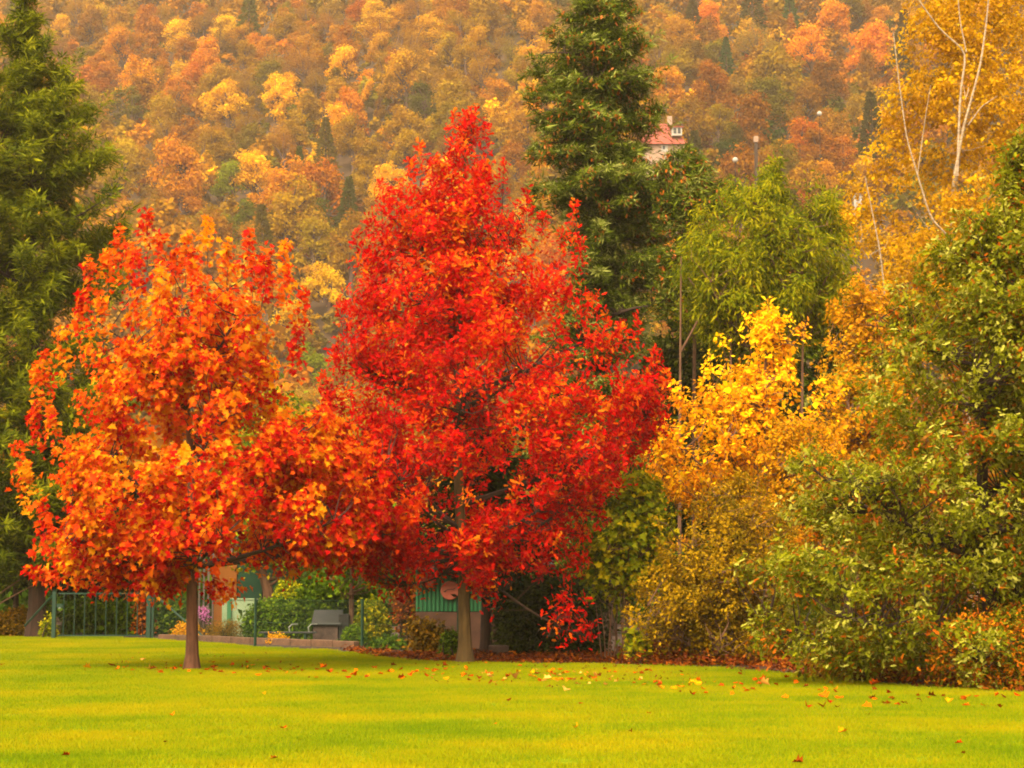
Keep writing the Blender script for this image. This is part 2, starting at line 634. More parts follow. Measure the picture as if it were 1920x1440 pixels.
def tree(name, label, cat, group, base, Y, axis, r0, lobes, leafmat, T, size, bark, nlimb=14, up=.45, droop=0.0,
         limb_rise=.5, twig_r=.008, limb_r=.045, vfun=None, extra_twigs=None, axis_dy=0.0, upn=.6, hang=.3, vtw=.25, vlf=.28,
         holes=(), sv=.25, trunk_sides=10, sag=0.0, cones=0, limb_from=.15, twigs=True, tipv=0.0):
    bp = G(*base) if Y is None else np.array([P(base[0], base[1], Y)[0], Y, 0.0])
    Y = bp[1]
    root = empty(name, bp, label, cat, group)
    A_ = PP(axis, Y)
    A_[0] = bp - np.array([0, 0, .1])
    A_[:, 1] += np.linspace(0, axis_dy, len(A_))
    # finer trunk with slight sway
    tt = np.linspace(0, 1, len(A_))
    ts = np.linspace(0, 1, 22)
    ax = np.stack([np.interp(ts, tt, A_[:, k]) for k in range(3)], 1)
    wob = np.cumsum(rng.normal(0, r0 * .10, (22, 2)), 0)
    wob[:3] = 0
    ax[:, :2] += wob * np.linspace(0, 1, 22)[:, None]
    rad = r0 * (1 - ts) ** .8 * .92 + r0 * .06
    rad[0] = r0 * 1.6
    rad[1] = r0 * 1.04
    MB().tube(ax, rad, trunk_sides).build('trunk', bark, root, True)
    # twig tips
    tips_all, D_all, out_all, parts = [], [], [], []
    for lb in lobes:
        if lb.get('per'):
            # boughs: each a flattened spray of twigs along its outer part, so that air shows between them
            pl_ = np.array(lb['poly'], float)
            pc_ = (pl_.min(0) + pl_.max(0)) / 2
            pg_ = pc_ + (pl_ - pc_) * lb.get('grow', 1.06)
            pg_[:, 1] = np.minimum(pg_[:, 1], pl_[:, 1].max())
            bt, bq = crown_points(pg_, max(3, lb['n'] // lb['per']), Y + lb.get('dy', 0), lb.get('depth', .85), lb.get('maxd'), lb.get('shell', .5))
            i_ = np.repeat(np.arange(len(bt)), lb['per'])
            bx_ = np.interp(bt[:, 2], ax[:, 2], ax[:, 0])
            hb = np.hypot(bt[:, 0] - bx_, bt[:, 1] - Y)
            za_ = bt[:, 2] - lb.get('rise', limb_rise) * hb * np.clip((bt[:, 2] - bt[:, 2].min()) / 2.2, 0, 1)
            a_ = np.stack([bx_, np.full(len(bt), Y), za_], 1)
            dv = bt - a_
            dl = np.linalg.norm(dv, axis=1, keepdims=True)
            du = dv / np.maximum(dl, .05)
            ln_ = np.minimum(dl[:, 0], lb.get('len', 1.6))
            f_ = rng.uniform(0, 1, len(i_)) ** .8
            sd = unit(np.cross(du, np.array([0, 0, 1.0])) + 1e-6)
            wd_ = lb.get('wid', .3) * (1.15 - f_)
            tp = bt[i_] - du[i_] * (ln_[i_] * (1 - f_))[:, None] + sd[i_] * (rng.normal(0, 1, len(i_)) * wd_)[:, None]
            tp += rng.normal(0, 1, tp.shape) * lb.get('thick', .1)
            q = np.array([pix(p_) for p_ in tp])
        else:
            tp, q = crown_points(lb['poly'], lb['n'], Y + lb.get('dy', 0), lb.get('depth', .85), lb.get('maxd'), lb.get('shell', .5))
        if holes:
            keep = np.ones(len(tp), bool)
            for hx, hy, hw, hh, pr in holes:
                e = ((q[:, 0] - hx) / hw) ** 2 + ((q[:, 1] - hy) / hh) ** 2
                keep &= ~((e < 1) & (rng.uniform(0, 1, len(q)) < pr))
            tp = tp[keep]
        axx = np.interp(tp[:, 2], ax[:, 2], ax[:, 0])
        axy = np.interp(tp[:, 2], ax[:, 2], ax[:, 1])
        D, ow = foliage_twigs(tp, axx, axy, lb.get('up', up), lb.get('droop', droop), None)
        parts.append((tp, D, ow, lb))
    if extra_twigs:
        # plumes that make the crown's tips: each grows upright along its own direction
        tp = np.array([P(x, y, Y + dy) for x, y, dy, *_ in extra_twigs['tips']])
        axx = np.interp(tp[:, 2], ax[:, 2], ax[:, 0])
        D = unit(np.stack([(tp[:, 0] - axx) * extra_twigs.get('lean', .12), np.zeros(len(tp)), np.ones(len(tp)) * extra_twigs.get('rise', 1)], 1))
        for j, e in enumerate(extra_twigs['tips']):
            if len(e) > 3:
                D[j] = unit(np.array([e[3], 0, e[4]]))
        ow = unit(np.stack([tp[:, 0] - axx, tp[:, 1] * 0 - .4, tp[:, 2] * 0], 1))
        parts.append((tp, D, ow, extra_twigs))
    # limbs
    allt = np.concatenate([p[0] for p in parts])
    sel = [int(rng.integers(len(allt)))]
    dist = np.linalg.norm(allt - allt[sel[0]], axis=1)
    while len(sel) < min(nlimb, len(allt)):
        j = int(np.argmax(dist * rng.uniform(.7, 1, len(dist))))
        sel.append(j)
        dist = np.minimum(dist, np.linalg.norm(allt - allt[j], axis=1))
    lims = []
    ztop, zlow = ax[-2][2], ax[0][2] + (ax[-1][2] - ax[0][2]) * limb_from
    for j in sel:
        e = allt[j]
        axx = np.interp(e[2], ax[:, 2], ax[:, 0])
        h = math.hypot(e[0] - axx, e[1] - Y)
        za = min(max(e[2] - limb_rise * h - rng.uniform(0, .3), zlow), ztop)
        a = np.array([np.interp(za, ax[:, 2], ax[:, 0]), np.interp(za, ax[:, 2], ax[:, 1]), za])
        mid = (a + e) / 2 + np.array([0, 0, -.12 * h if limb_rise >= 0 else .12 * h]) + rng.normal(0, .06 * h + .01, 3)
        c = bez(a, mid, a + (e - a) * .94, 9)
        rr = min(limb_r * (.55 + .45 * h), float(np.interp(za, ax[:, 2], rad)) * .75)
        lims.append((c, rr))
    LP = np.concatenate([c[3:] for c, _ in lims])
    LI = np.repeat(np.arange(len(lims)), 6)
    mbs = [MB() for _ in lims]
    for mb, (c, rr) in zip(mbs, lims):
        mb.tube(c, rr * (1 - np.linspace(0, 1, 9) * .85), 6)
    POS = []
    for tp, D, ow, lb in parts:
        L = lb.get('L', .6)
        st = tp - D * L
        if twigs:
            for k in range(len(tp)):
                dd = np.linalg.norm(LP - st[k], axis=1) + 1.5 * np.maximum(0, LP[:, 2] - st[k][2])
                j = int(np.argmin(dd))
                if dd[j] < .8:
                    mid = (LP[j] + st[k]) / 2 + rng.normal(0, .05, 3)
                    mbs[LI[j]].tube([LP[j], mid, st[k], tp[k]], np.array([2.0, 1.5, 1.0, .4]) * twig_r, 3, False)
        POS.append(leaves_on(tp, D, ow, L, lb['m'], lb.get('rad', .25), size * lb.get('size', 1), sv, lb.get('hang', hang), lb.get('upn', upn),
                             lb.get('plume', .7), lb.get('vfun', vfun), vtw, vlf, lb.get('sag', sag), .05, tipv))
    for mb in mbs:
        mb.build('limb', M['bark_dark'] if bark in (M['bark_maple'], M['bark_oak']) else bark, root, True)
    cat_ = [np.concatenate([p[k] for p in POS]) for k in range(5)]
    cm = cloud_mesh('crown', *cat_, T, leafmat)
    tag(link('crown', cm, root), kind='stuff')
    if cones:
        tp = np.concatenate([p[0] for p in parts])
        D = np.concatenate([p[1] for p in parts])
        sc = np.hypot(tp[:, 0] - bp[0], (tp[:, 1] - Y)) * .5 - (tp[:, 1] - Y) * .6 + rng.normal(0, .9, len(tp)) + np.clip(tp[:, 2] - 8, -5, 6) * .25
        pick = np.argsort(-sc)[:cones * 3][::3]
        c = np.repeat(tp[pick] - D[pick] * .10, 7, 0)
        c = c + rng.normal(0, .085, c.shape)
        k = len(c)
        axd = np.array([0, 0, -1.0]) + rng.normal(0, .2, (k, 3))
        cm = cloud_mesh('cones', c, axd, rng.normal(0, 1, (k, 3)), rng.uniform(.09, .145, k), rng.uniform(0, 1, k),
                        tmpl([(0, 0, 0), (.3, .2, 0), (.75, .17, 0), (1, 0, 0), (.75, -.17, 0), (.3, -.2, 0), (.3, 0, .2), (.75, 0, .17), (.3, 0, -.2), (.75, 0, -.17)],
                             [(0, 1, 2, 3, 4, 5), (0, 6, 7, 3), (0, 8, 9, 3)]), M['cone'])
        tag(link('cones', cm, root), kind='stuff')
    return root


def shrub(name, label, cat, group, poly, Y, n, m, size, mat, T=T_OVAL, L=.35, rad=.18, depth=.8, up=.6, maxd=None, stem=True, bark=None,
          vtw=.22, vlf=.28, upn=.6, hang=.2, shell=.35, dy=0):
    poly = np.array(poly, float)
    bx = (poly[:, 0].min() + poly[:, 0].max()) / 2
    bp = np.array([P(bx, 1084, Y)[0], Y, 0.0])
    root = empty(name, bp, label, cat, group)
    tp, q = crown_points(poly, n, Y, depth, maxd, shell)
    D, ow = foliage_twigs(tp, bp[0], Y + .3, up, 0, None)
    pos, ax, nr, sz, v = leaves_on(tp, D, ow, L, m, rad, size, .25, hang, upn, .5, None, vtw, vlf)
    ok = pos[:, 2] > .02
    tag(link('foliage', cloud_mesh('foliage', pos[ok], ax[ok], nr[ok], sz[ok], v[ok], T, mat), root), kind='stuff')
    if stem:
        mb = MB()
        for k in rng.permutation(len(tp))[:14]:
            e = tp[k]
            b = bp + np.array([rng.normal(0, .1), rng.normal(0, .1), -.05])
            if e[2] > .25:
                mb.tube(bez(b, np.array([b[0], b[1], e[2] * .6]), e, 5), np.array([1, .9, .7, .5, .3]) * .018, 4)
        if mb.v:
            mb.build('stem', bark or M['bark_dark'], root, True)
    return root


# ------------------------------------------------------------------ ground, hill, lawn
HY0, SLOPE = 180.0, 0.55


def hill_z(x, y):
    t = np.maximum(0, y - HY0)
    z = SLOPE * (t - 25 * (1 - np.exp(-t / 25)))
    z = z + np.where(t > 0, 1, 0) * (5.0 * np.sin(x * .021 + 1.0) + 3 * np.sin(x * .047 + y * .02)) * np.clip(t / 60, 0, 1)
    return z


gx = np.concatenate([np.linspace(-900, -130, 12), np.linspace(-125, 125, 51), np.linspace(130, 900, 12)])
gy = np.concatenate([np.linspace(-300, 0, 6), np.linspace(10, 170, 17), np.linspace(176, 700, 60), np.linspace(740, 1500, 6)])
XX, YY = np.meshgrid(gx, gy)
ZZ = hill_z(XX, np.minimum(YY, 700)) - np.where(YY < 175, .008, 0)
V = np.stack([XX, YY, ZZ], -1).reshape(-1, 3)
nx, ny = len(gx), len(gy)
ii, jj = np.meshgrid(np.arange(nx - 1), np.arange(ny - 1))
q = np.stack([jj * nx + ii, jj * nx + ii + 1, (jj + 1) * nx + ii + 1, (jj + 1) * nx + ii], -1).reshape(-1, 4)
cy = (YY[:-1, :-1] + YY[1:, 1:]).ravel() / 2
me = raw_mesh('ground', V, q.ravel(), np.arange(len(q)) * 4, None, (M['soil'], M['hill']), (cy > 170).astype(int))
tag(link('ground', me), kind='structure')

EDGE_PX = [(-420, 1188), (0, 1190), (150, 1193), (300, 1199), (480, 1214), (600, 1219), (680, 1226), (780, 1239), (950, 1244), (1150, 1246),
           (1350, 1252), (1480, 1264), (1600, 1280), (1750, 1290), (1920, 1299), (2300, 1312)]
EDGE = [G(x, y)[:2] for x, y in EDGE_PX]
LAWN = [(-60, -12), (-60, EDGE[0][1])] + [tuple(e) for e in EDGE] + [(60, EDGE[-1][1] - 4), (60, -12)]
mb = MB()
mb.add([(x, y, .0) for x, y in LAWN], [tuple(range(len(LAWN)))[::-1]])
lawn = tag(mb.build('lawn', M['grass']), kind='structure')

# grass blades: one small patch of blades instanced over the sheet
nb = 620
PS = .75
bp = rng.uniform(-PS / 2, PS / 2, (nb, 3))
bp[:, 2] = 0
axd = np.stack([rng.normal(0, .45, nb), rng.normal(0, .45, nb), np.ones(nb)], 1)
pm = cloud_mesh('grass_patch', bp, axd, rng.normal(0, 1, (nb, 3)) * np.array([1, 1, .1]), rng.uniform(.022, .05, nb), np.clip(rng.normal(.5, .25, nb), 0, 1),
                tmpl([(0, .12, 0), (.55, .09, .05), (1, 0, .2), (.55, -.09, .05), (0, -.12, 0)], [(0, 1, 2, 3, 4)]), M['grass'])
pts = []
yy = 14.0
lw = np.array(LAWN)
gs = .52
for yv in np.arange(13.5, 57, gs):
    hw = .30 * yv + 3
    xs = np.arange(-hw, hw, gs)
    pts.append(np.stack([xs + rng.uniform(-.2, .2, len(xs)), yv + rng.uniform(-.2, .2, len(xs)), np.zeros(len(xs))], 1))
pts = np.concatenate(pts)
pts = pts[inside(pts[:, 0], pts[:, 1], LAWN)]
gm_ = bpy.data.meshes.new('grass')
gm_.vertices.add(len(pts))
gm_.vertices.foreach_set('co', np.ascontiguousarray(pts, dtype=np.float32).ravel())
gm_.update()
grass = link('grass', gm_)
tag(grass, 'short bright yellow green grass of the mown lawn', 'grass', kind='stuff')
patch_obj = bpy.data.objects.new('grass_patch', pm)     # never linked to the scene itself: only the source of the instances
ng = bpy.data.node_groups.new('grass_scatter', 'GeometryNodeTree')
ng.interface.new_socket('Geometry', in_out='INPUT', socket_type='NodeSocketGeometry')
ng.interface.new_socket('Geometry', in_out='OUTPUT', socket_type='NodeSocketGeometry')
gi = ng.nodes.new('NodeGroupInput')
go = ng.nodes.new('NodeGroupOutput')
ip = ng.nodes.new('GeometryNodeInstanceOnPoints')
oi = ng.nodes.new('GeometryNodeObjectInfo')
oi.inputs['Object'].default_value = patch_obj
rv = ng.nodes.new('FunctionNodeRandomValue')
rv.data_type = 'FLOAT_VECTOR'
rv.inputs[0].default_value = (0, 0, 0)
rv.inputs[1].default_value = (0, 0, 6.283)
ng.links.new(gi.outputs[0], ip.inputs['Points'])
ng.links.new(oi.outputs['Geometry'], ip.inputs['Instance'])
ng.links.new(rv.outputs[0], ip.inputs['Rotation'])
ng.links.new(ip.outputs[0], go.inputs[0])
md = grass.modifiers.new('scatter', 'NODES')
md.node_group = ng

# ------------------------------------------------------------------ wooded hillside
def far_arrays(seed, kind='broad', blobs=13, per=150, ls=.10, flat=1.0):
    """unit tree: crown radius 1, foot at the origin; returns cloud arrays and a trunk"""
    r = np.random.default_rng(seed)
    mb_ = MB()
    if kind in ('broad', 'bare', 'tall'):
        tall = {'broad': 1.0, 'bare': 1.05, 'tall': 2.3}[kind]
        cs, rs = [], []
        for k in range(blobs):
            a = r.uniform(0, 6.283)
            z = r.uniform(0, 1)
            rr = (.95 - .55 * z ** 1.6) * r.uniform(.25, .80) * (1.0 if kind != 'tall' else .5)
            cs.append((rr * math.cos(a), rr * math.sin(a), .75 + z * 1.25 * tall * flat))
            rs.append(r.uniform(.16, .36) * (1 if kind != 'tall' else .75))
        cs, rs = np.array(cs), np.array(rs)
        sx, sy = r.uniform(.8, 1.2), r.uniform(.8, 1.2)
        cs = cs * np.array([sx, sy, 1]) + np.array([.18, .1, 0]) * r.normal(0, 1, (1, 3)) * cs[:, 2:3] * .5
        i = np.repeat(np.arange(blobs), per)
        d = unit(r.normal(0, 1, (len(i), 3)) + np.array([0, 0, .35]))
        rad = rs[i] * r.uniform(.1, 1.25, len(i)) ** .6
        pos = cs[i] + d * rad[:, None] * np.array([1.1, 1.1, .85 if kind != 'tall' else 1.5])
        bv = r.normal(0, .14, blobs)
        v = .5 + bv[i] + r.normal(0, .2, len(i))
        ax_ = r.normal(0, 1, (len(i), 3))
        nr_ = d * .8 + np.array([0, 0, .5]) + r.normal(0, .5, (len(i), 3))
        sz = ls * np.exp(r.normal(0, .25, len(i)))
        if kind == 'bare':
            ax_ = d + r.normal(0, .3, d.shape)
            sz = sz * 1.2
        for k in range(0, blobs, 2):
            mb_.tube(bez(np.array([0, 0, .2 + .05 * k]), np.array([0, 0, cs[k][2] * .7]), cs[k] * 1.0, 4), np.array([.06, .045, .03, .012]), 4, False)
        mb_.tube([(0, 0, -.5), (0, 0, .5), (0.02, 0, 1.0), (0, .03, 1.5 * tall)], [.085, .07, .05, .02], 6, False)
    else:
        n = blobs * per
        z = r.uniform(0.04, 1, n) ** .8
        a = r.uniform(0, 6.283, n)
        lay = .82 + .18 * np.sin(z * 55 + np.sin(a * 3) * 1.2)
        rr = (1 - z) * r.uniform(.35, 1, n) ** .5 * lay
        pos = np.stack([rr * np.cos(a), rr * np.sin(a), .2 + z * 3.4 - rr * .25], 1)
        ax_ = np.stack([np.cos(a), np.sin(a), np.full(n, -.25)], 1) + r.normal(0, .25, (n, 3))
        nr_ = np.array([0, 0, 1.0]) + r.normal(0, .4, (n, 3))
        sz = ls * 1.35 * np.exp(r.normal(0, .25, n))
        v = .45 + r.normal(0, .22, n)
        mb_.tube([(0, 0, -.5), (0, 0, 1.8), (0, 0, 3.5)], [.09, .06, .01], 6, False)
    return pos, ax_, nr_, sz, np.clip(v, 0, 1), mb_


def with_trunk(name, arr, T, mats):
    """one mesh: leaves in slot 0, wood in slot 1"""
    pos, ax_, nr_, sz, v, mb_ = arr
    tmp = cloud_mesh(name + '_tmp', pos, ax_, nr_, sz, v, T, mats[0])
    nv, nl, npoly = len(tmp.vertices), len(tmp.loops), len(tmp.polygons)
    co = np.empty(nv * 3, np.float32)
    tmp.vertices.foreach_get('co', co)
    li = np.empty(nl, np.int32)
    tmp.loops.foreach_get('vertex_index', li)
    st = np.empty(npoly, np.int32)
    tmp.polygons.foreach_get('loop_start', st)
    fv = np.repeat(v, len(T[1]))
    tv = np.array(mb_.v, np.float32)
    tl = np.concatenate([np.array(f) for f in mb_.f]) + nv
    ts = np.cumsum([0] + [len(f) for f in mb_.f])[:-1] + nl
    bpy.data.meshes.remove(tmp)
    return raw_mesh(name, np.concatenate([co.reshape(-1, 3), tv]), np.concatenate([li, tl]), np.concatenate([st, ts]),
                    np.concatenate([fv, np.full(len(ts), .5)]), mats, np.concatenate([np.zeros(npoly), np.ones(len(ts))]))


FM = (M['leaf_far'], M['bark_far'])
FAR = {
    'broad': [with_trunk('broadleaf_tree', far_arrays(100 + k, 'broad', 26 + k % 6, 150, .062), T_CLUMP, FM) for k in range(7)],
    'bare': [with_trunk('thin_crowned_tree', far_arrays(200 + k, 'bare', 18, 210, .06), T_NARROW, FM) for k in range(3)],
    'tall': [with_trunk('tall_tree', far_arrays(300 + k, 'tall', 20, 190, .07), T_CLUMP, FM) for k in range(2)],
    'fir': [with_trunk('conifer_tree', far_arrays(400 + k, 'fir', 15, 120, .11), T_SPRAY, FM) for k in range(2)],
}
HGT = {'broad': 2.3, 'bare': 2.4, 'tall': 4.0, 'fir': 3.6}

PAL = {  # name: lit colour in the photograph
    'golden yellow': (246, 172, 4), 'deep orange': (228, 136, 10), 'pale orange': (226, 150, 42), 'rust red': (190, 104, 40),
    'tan': (200, 148, 66), 'mauve brown': (165, 118, 84), 'russet brown': (160, 92, 34), 'olive gold': (185, 130, 32),
    'olive green': (125, 108, 32), 'grey green': (105, 105, 55), 'dark green': (62, 72, 32), 'blue green': (95, 110, 85),
    'pinkish orange': (212, 122, 58), 'yellow green': (165, 150, 22),
}
# trees that can be told apart: picture column, row of the crown's top, crown width in pixels, colour, kind
KEY = [
    (640, 190, 95, 'golden yellow', 'broad'), (430, 140, 110, 'golden yellow', 'broad'), (520, 130, 90, 'golden yellow', 'broad'),
    (480, 275, 105, 'golden yellow', 'broad'), (440, 300, 90, 'yellow green', 'broad'), (570, 170, 90, 'tan', 'broad'), (610, 270, 70, 'golden yellow', 'broad'),
    (702, 130, 58, 'olive gold', 'tall'), (730, 190, 45, 'golden yellow', 'tall'), (650, 330, 85, 'grey green', 'fir'), (560, 275, 60, 'grey green', 'fir'), (378, 365, 45, 'blue green', 'fir'),
    (305, 250, 105, 'mauve brown', 'bare'), (380, 240, 95, 'mauve brown', 'bare'), (250, 155, 95, 'olive green', 'broad'), (195, 120, 80, 'rust red', 'broad'),
    (745, 300, 100, 'golden yellow', 'broad'), (590, 405, 120, 'tan', 'broad'), (500, 400, 70, 'tan', 'broad'), (470, 370, 90, 'grey green', 'broad'), (600, 370, 95, 'olive green', 'broad'),
    (420, 25, 70, 'golden yellow', 'broad'), (340, 35, 75, 'golden yellow', 'broad'), (120, 25, 60, 'golden yellow', 'broad'), (700, 0, 80, 'golden yellow', 'broad'),
    (650, 85, 85, 'golden yellow', 'broad'), (720, 60, 75, 'pale orange', 'broad'), (560, 55, 75, 'rust red', 'broad'), (480, 60, 70, 'pinkish orange', 'broad'),
    (800, 150, 90, 'grey green', 'broad'), (870, 70, 95, 'olive gold', 'broad'), (930, 180, 85, 'golden yellow', 'broad'), (960, 60, 80, 'mauve brown', 'bare'),
    (760, 240, 90, 'tan', 'broad'), (860, 250, 90, 'mauve brown', 'bare'), (960, 260, 100, 'pinkish orange', 'broad'), (1000, 0, 90, 'pale orange', 'broad'),
    (1325, 0, 85, 'deep orange', 'broad'), (1310, 140, 80, 'golden yellow', 'broad'), (1345, 190, 90, 'olive gold', 'broad'), (1420, 20, 110, 'mauve brown', 'bare'),
    (1450, 70, 150, 'olive gold', 'broad'), (1520, 40, 110, 'deep orange', 'broad'), (1620, 30, 140, 'deep orange', 'broad'), (1560, 0, 110, 'deep orange', 'broad'),
    (1500, 215, 110, 'pinkish orange', 'broad'), (1580, 250, 90, 'pinkish orange', 'broad'), (1430, 140, 120, 'olive green', 'broad'), (1640, 190, 100, 'golden yellow', 'broad'),
    (1480, -20, 60, 'blue green', 'fir'), (1360, 70, 60, 'blue green', 'fir'), (1290, -20, 50, 'grey green', 'fir'), (1370, 255, 80, 'dark green', 'broad'), (1440, 215, 80, 'dark green', 'broad'),
    (1550, 110, 110, 'russet brown', 'broad'), (1600, 170, 90, 'olive gold', 'broad'), (1510, 150, 90, 'olive gold', 'broad'), (1570, 215, 60, 'dark green', 'broad'),
    (620, 480, 120, 'golden yellow', 'broad'), (560, 560, 110, 'golden yellow', 'broad'), (700, 400, 90, 'olive gold', 'broad'), (590, 640, 120, 'yellow green', 'broad'),
    (350, 400, 60, 'olive gold', 'tall'), (1290, 60, 80, 'olive gold', 'broad'), (1240, 0, 80, 'tan', 'broad'), (1380, 130, 70, 'mauve brown', 'bare'),
]
items = []       # x, Y, R, squeeze, colour, kind, key
for (px, pt, wpx, col, kind) in KEY:
    a = 1.0
    best = None
    prev = None
    for Yc in np.arange(130, 620, .5):
        p = P(px, pt, Yc)
        R = wpx / 2 * Yc / FPX
        f = p[2] - float(hill_z(p[0], Yc)) - HGT[kind] * R
        if prev is not None and prev > 0 >= f:
            best = Yc
            break
        prev = f
    if best is None:
        best = 150.0
    R = wpx / 2 * best / FPX
    items.append([P(px, pt, best)[0], best, R, 1.0, col, kind, True])
LW = {'golden yellow': 5, 'pale orange': 11, 'deep orange': 5, 'tan': 15, 'mauve brown': 26, 'rust red': 1.5, 'pinkish orange': 4, 'olive gold': 13, 'olive green': 4, 'grey green': 3}
RW = {'russet brown': 12, 'olive gold': 16, 'deep orange': 12, 'mauve brown': 10, 'pinkish orange': 4, 'golden yellow': 7, 'olive green': 8, 'dark green': 5, 'tan': 4}
r2 = np.random.default_rng(11)
Yc = 135.0
while Yc < 505:
    hw = .268 * Yc + 45
    x = -hw + r2.uniform(0, 5)
    while x < hw:
        R = r2.uniform(2.8, 6.2) * (1 - .12 * (Yc - 205) / 200)
        yj = Yc + r2.uniform(-3, 3)
        px, py = pix((x, yj, float(hill_z(x, yj)) + 1.7 * R))
        W = LW if px < 1130 else RW
        ks = list(W)
        pw = np.array([W[k] for k in ks], float)
        if px < 1130 and py < 130:
            pw *= [{'pale orange': 1.9, 'rust red': 1.3, 'pinkish orange': 1.8, 'mauve brown': 1.6}.get(k, .7) for k in ks]
        col = ks[int(r2.choice(len(ks), p=pw / pw.sum()))]
        kind = 'bare' if col == 'mauve brown' else ('fir' if col in ('dark green', 'grey green') and r2.uniform() < .35 else ('tall' if r2.uniform() < .07 else 'broad'))
        if kind == 'tall':
            R *= .55
        ok = True
        for it in items:
            if it[6] and abs(it[0] - x) < .6 * (it[2] + R) and -.75 * (it[2] + R) < yj - it[1] < .45 * (it[2] + R):
                ok = False
                break
        if ok:
            # keep the view to the house and the white lamps clear
            for (ex0, ey0, ex1, ey1, eY) in ((1235, 205, 1290, 272, 284), (1375, 285, 1400, 312, 262), (1540, 205, 1562, 228, 300), (1415, 245, 1441, 290, 275), (1608, 362, 1632, 392, 300)):
                rp = R * FPX / yj
                if yj < eY + 6 and ex0 - rp < px < ex1 + rp and ey0 - rp * .6 < py < ey1 + rp * 1.6:
                    ok = False
        if ok:
            items.append([x, yj, R, r2.uniform(.75, 1.3), col, kind, False])
        x += R * r2.uniform(1.2, 1.75)
    Yc += 6.3

# which of them show most: paint them front to back into a coarse picture behind the garden trees
NEAR = [[(0, 0), (95, 60), (205, 190), (235, 330), (245, 520), (250, 1084), (0, 1084)],
        [(275, 400), (540, 440), (600, 760), (780, 1000), (50, 1084), (60, 650)],
        [(885, 205), (1010, 480), (1220, 650), (1100, 1084), (600, 1084), (670, 440)],
        [(1080, 0), (1200, 0), (1265, 110), (1290, 330), (1350, 500), (1100, 700), (985, 330), (985, 100)],
        [(1440, 320), (1580, 450), (1700, 400), (1700, 1084), (1250, 1084), (1300, 400)],
        [(1640, 210), (1700, 0), (1920, 0), (1920, 1084), (1580, 1084), (1570, 350)]]
cw, ch = 240, 140
buf = np.zeros((ch, cw), int)
yy_, xx_ = np.mgrid[0:ch, 0:cw]
fx, fy = xx_.ravel() * 8 + 4, yy_.ravel() * 8 + 4
for pl in NEAR:
    buf[inside(fx, fy, pl).reshape(ch, cw)] = -1
order = sorted(range(len(items)), key=lambda k: items[k][1])
seen = np.zeros(len(items))
for k in order:
    x, yv, R, sq, col, kind, key = items[k]
    px, py = pix((x, yv, float(hill_z(x, yv)) + HGT[kind] * R * .58))
    rx, ry = R * FPX / yv, R * FPX / yv * HGT[kind] * .42
    e = ((xx_ * 8 + 4 - px) / rx) ** 2 + ((yy_ * 8 + 4 - py) / ry) ** 2 < 1
    seen[k] = (e & (buf == 0)).sum()
    buf[e & (buf == 0)] = 1
single = sorted(range(len(items)), key=lambda k: -(seen[k] + (1e4 if items[k][6] and seen[k] > 2 else 0)))[:285]
single = [k for k in single if seen[k] > 0]
sset = set(single)


def zone(px, py):
    xs = ((250, 'beyond the tall green conifer'), (520, 'above the orange maple'), (760, 'around the leaning poplar'), (1000, 'above the red tree'),
          (1290, 'behind the cone-laden spruce'), (1450, 'near the red-roofed house'), (1640, 'left of the birch'), (9999, 'behind the birch'))
    ys = ((35, 'topmost row'), (90, 'high slope'), (160, 'upper slope'), (250, 'middle slope'), (350, 'lower slope'), (9999, 'foot of slope'))
    zx = next(n for lim, n in xs if px < lim)
    zy = next(n for lim, n in ys if py < lim)
    return zy + ' ' + zx


KW = {'broad': 'bushy', 'bare': 'thin twiggy', 'tall': 'tall narrow', 'fir': 'pointed'}
ORD = ['leftmost', 'second from left', 'third from left', 'fourth from left', 'fifth from left', 'sixth from left', 'seventh from left', 'eighth from left', 'ninth from left', 'tenth from left', 'eleventh from left', 'twelfth from left', 'thirteenth from left', 'fourteenth from left']
infos = []
for k in single:
    x, yv, R, sq, col, kind, key = items[k]
    z0 = float(hill_z(x, yv))
    px, py = pix((x, yv, z0 + HGT[kind] * R * .8))
    infos.append((k, px, py, f'{col} {KW[kind]} tree, {zone(px, py)}'))
groups = {}
for t in infos:
    groups.setdefault(t[3], []).append(t)
labels = {}
for l, ts_ in groups.items():
    ts_.sort(key=lambda t: t[1])
    for j, t in enumerate(ts_):
        labels[t[0]] = l if len(ts_) == 1 else l + ', ' + (ORD[j] if j < len(ORD) else 'rightmost')


def far_color(col, r, px=None):
    c = np.array(PAL[col], float)
    if px is not None:          # neighbours in one stand resemble each other
        c = .6 * c + .4 * np.array((198, 128, 66) if px < 1130 else (172, 112, 36), float)
    c = c * np.array([.97, 1.05, .95]) * r.normal(1, .05) + r.normal(0, 5, 3)
    k_ = A(*np.clip(c, 5, 255), k=.46)
    f_ = 1.3 if col in ('golden yellow', 'deep orange') else 1.0
    return (k_[0] * f_, k_[1] * f_, k_[2] * .45, 1.0)


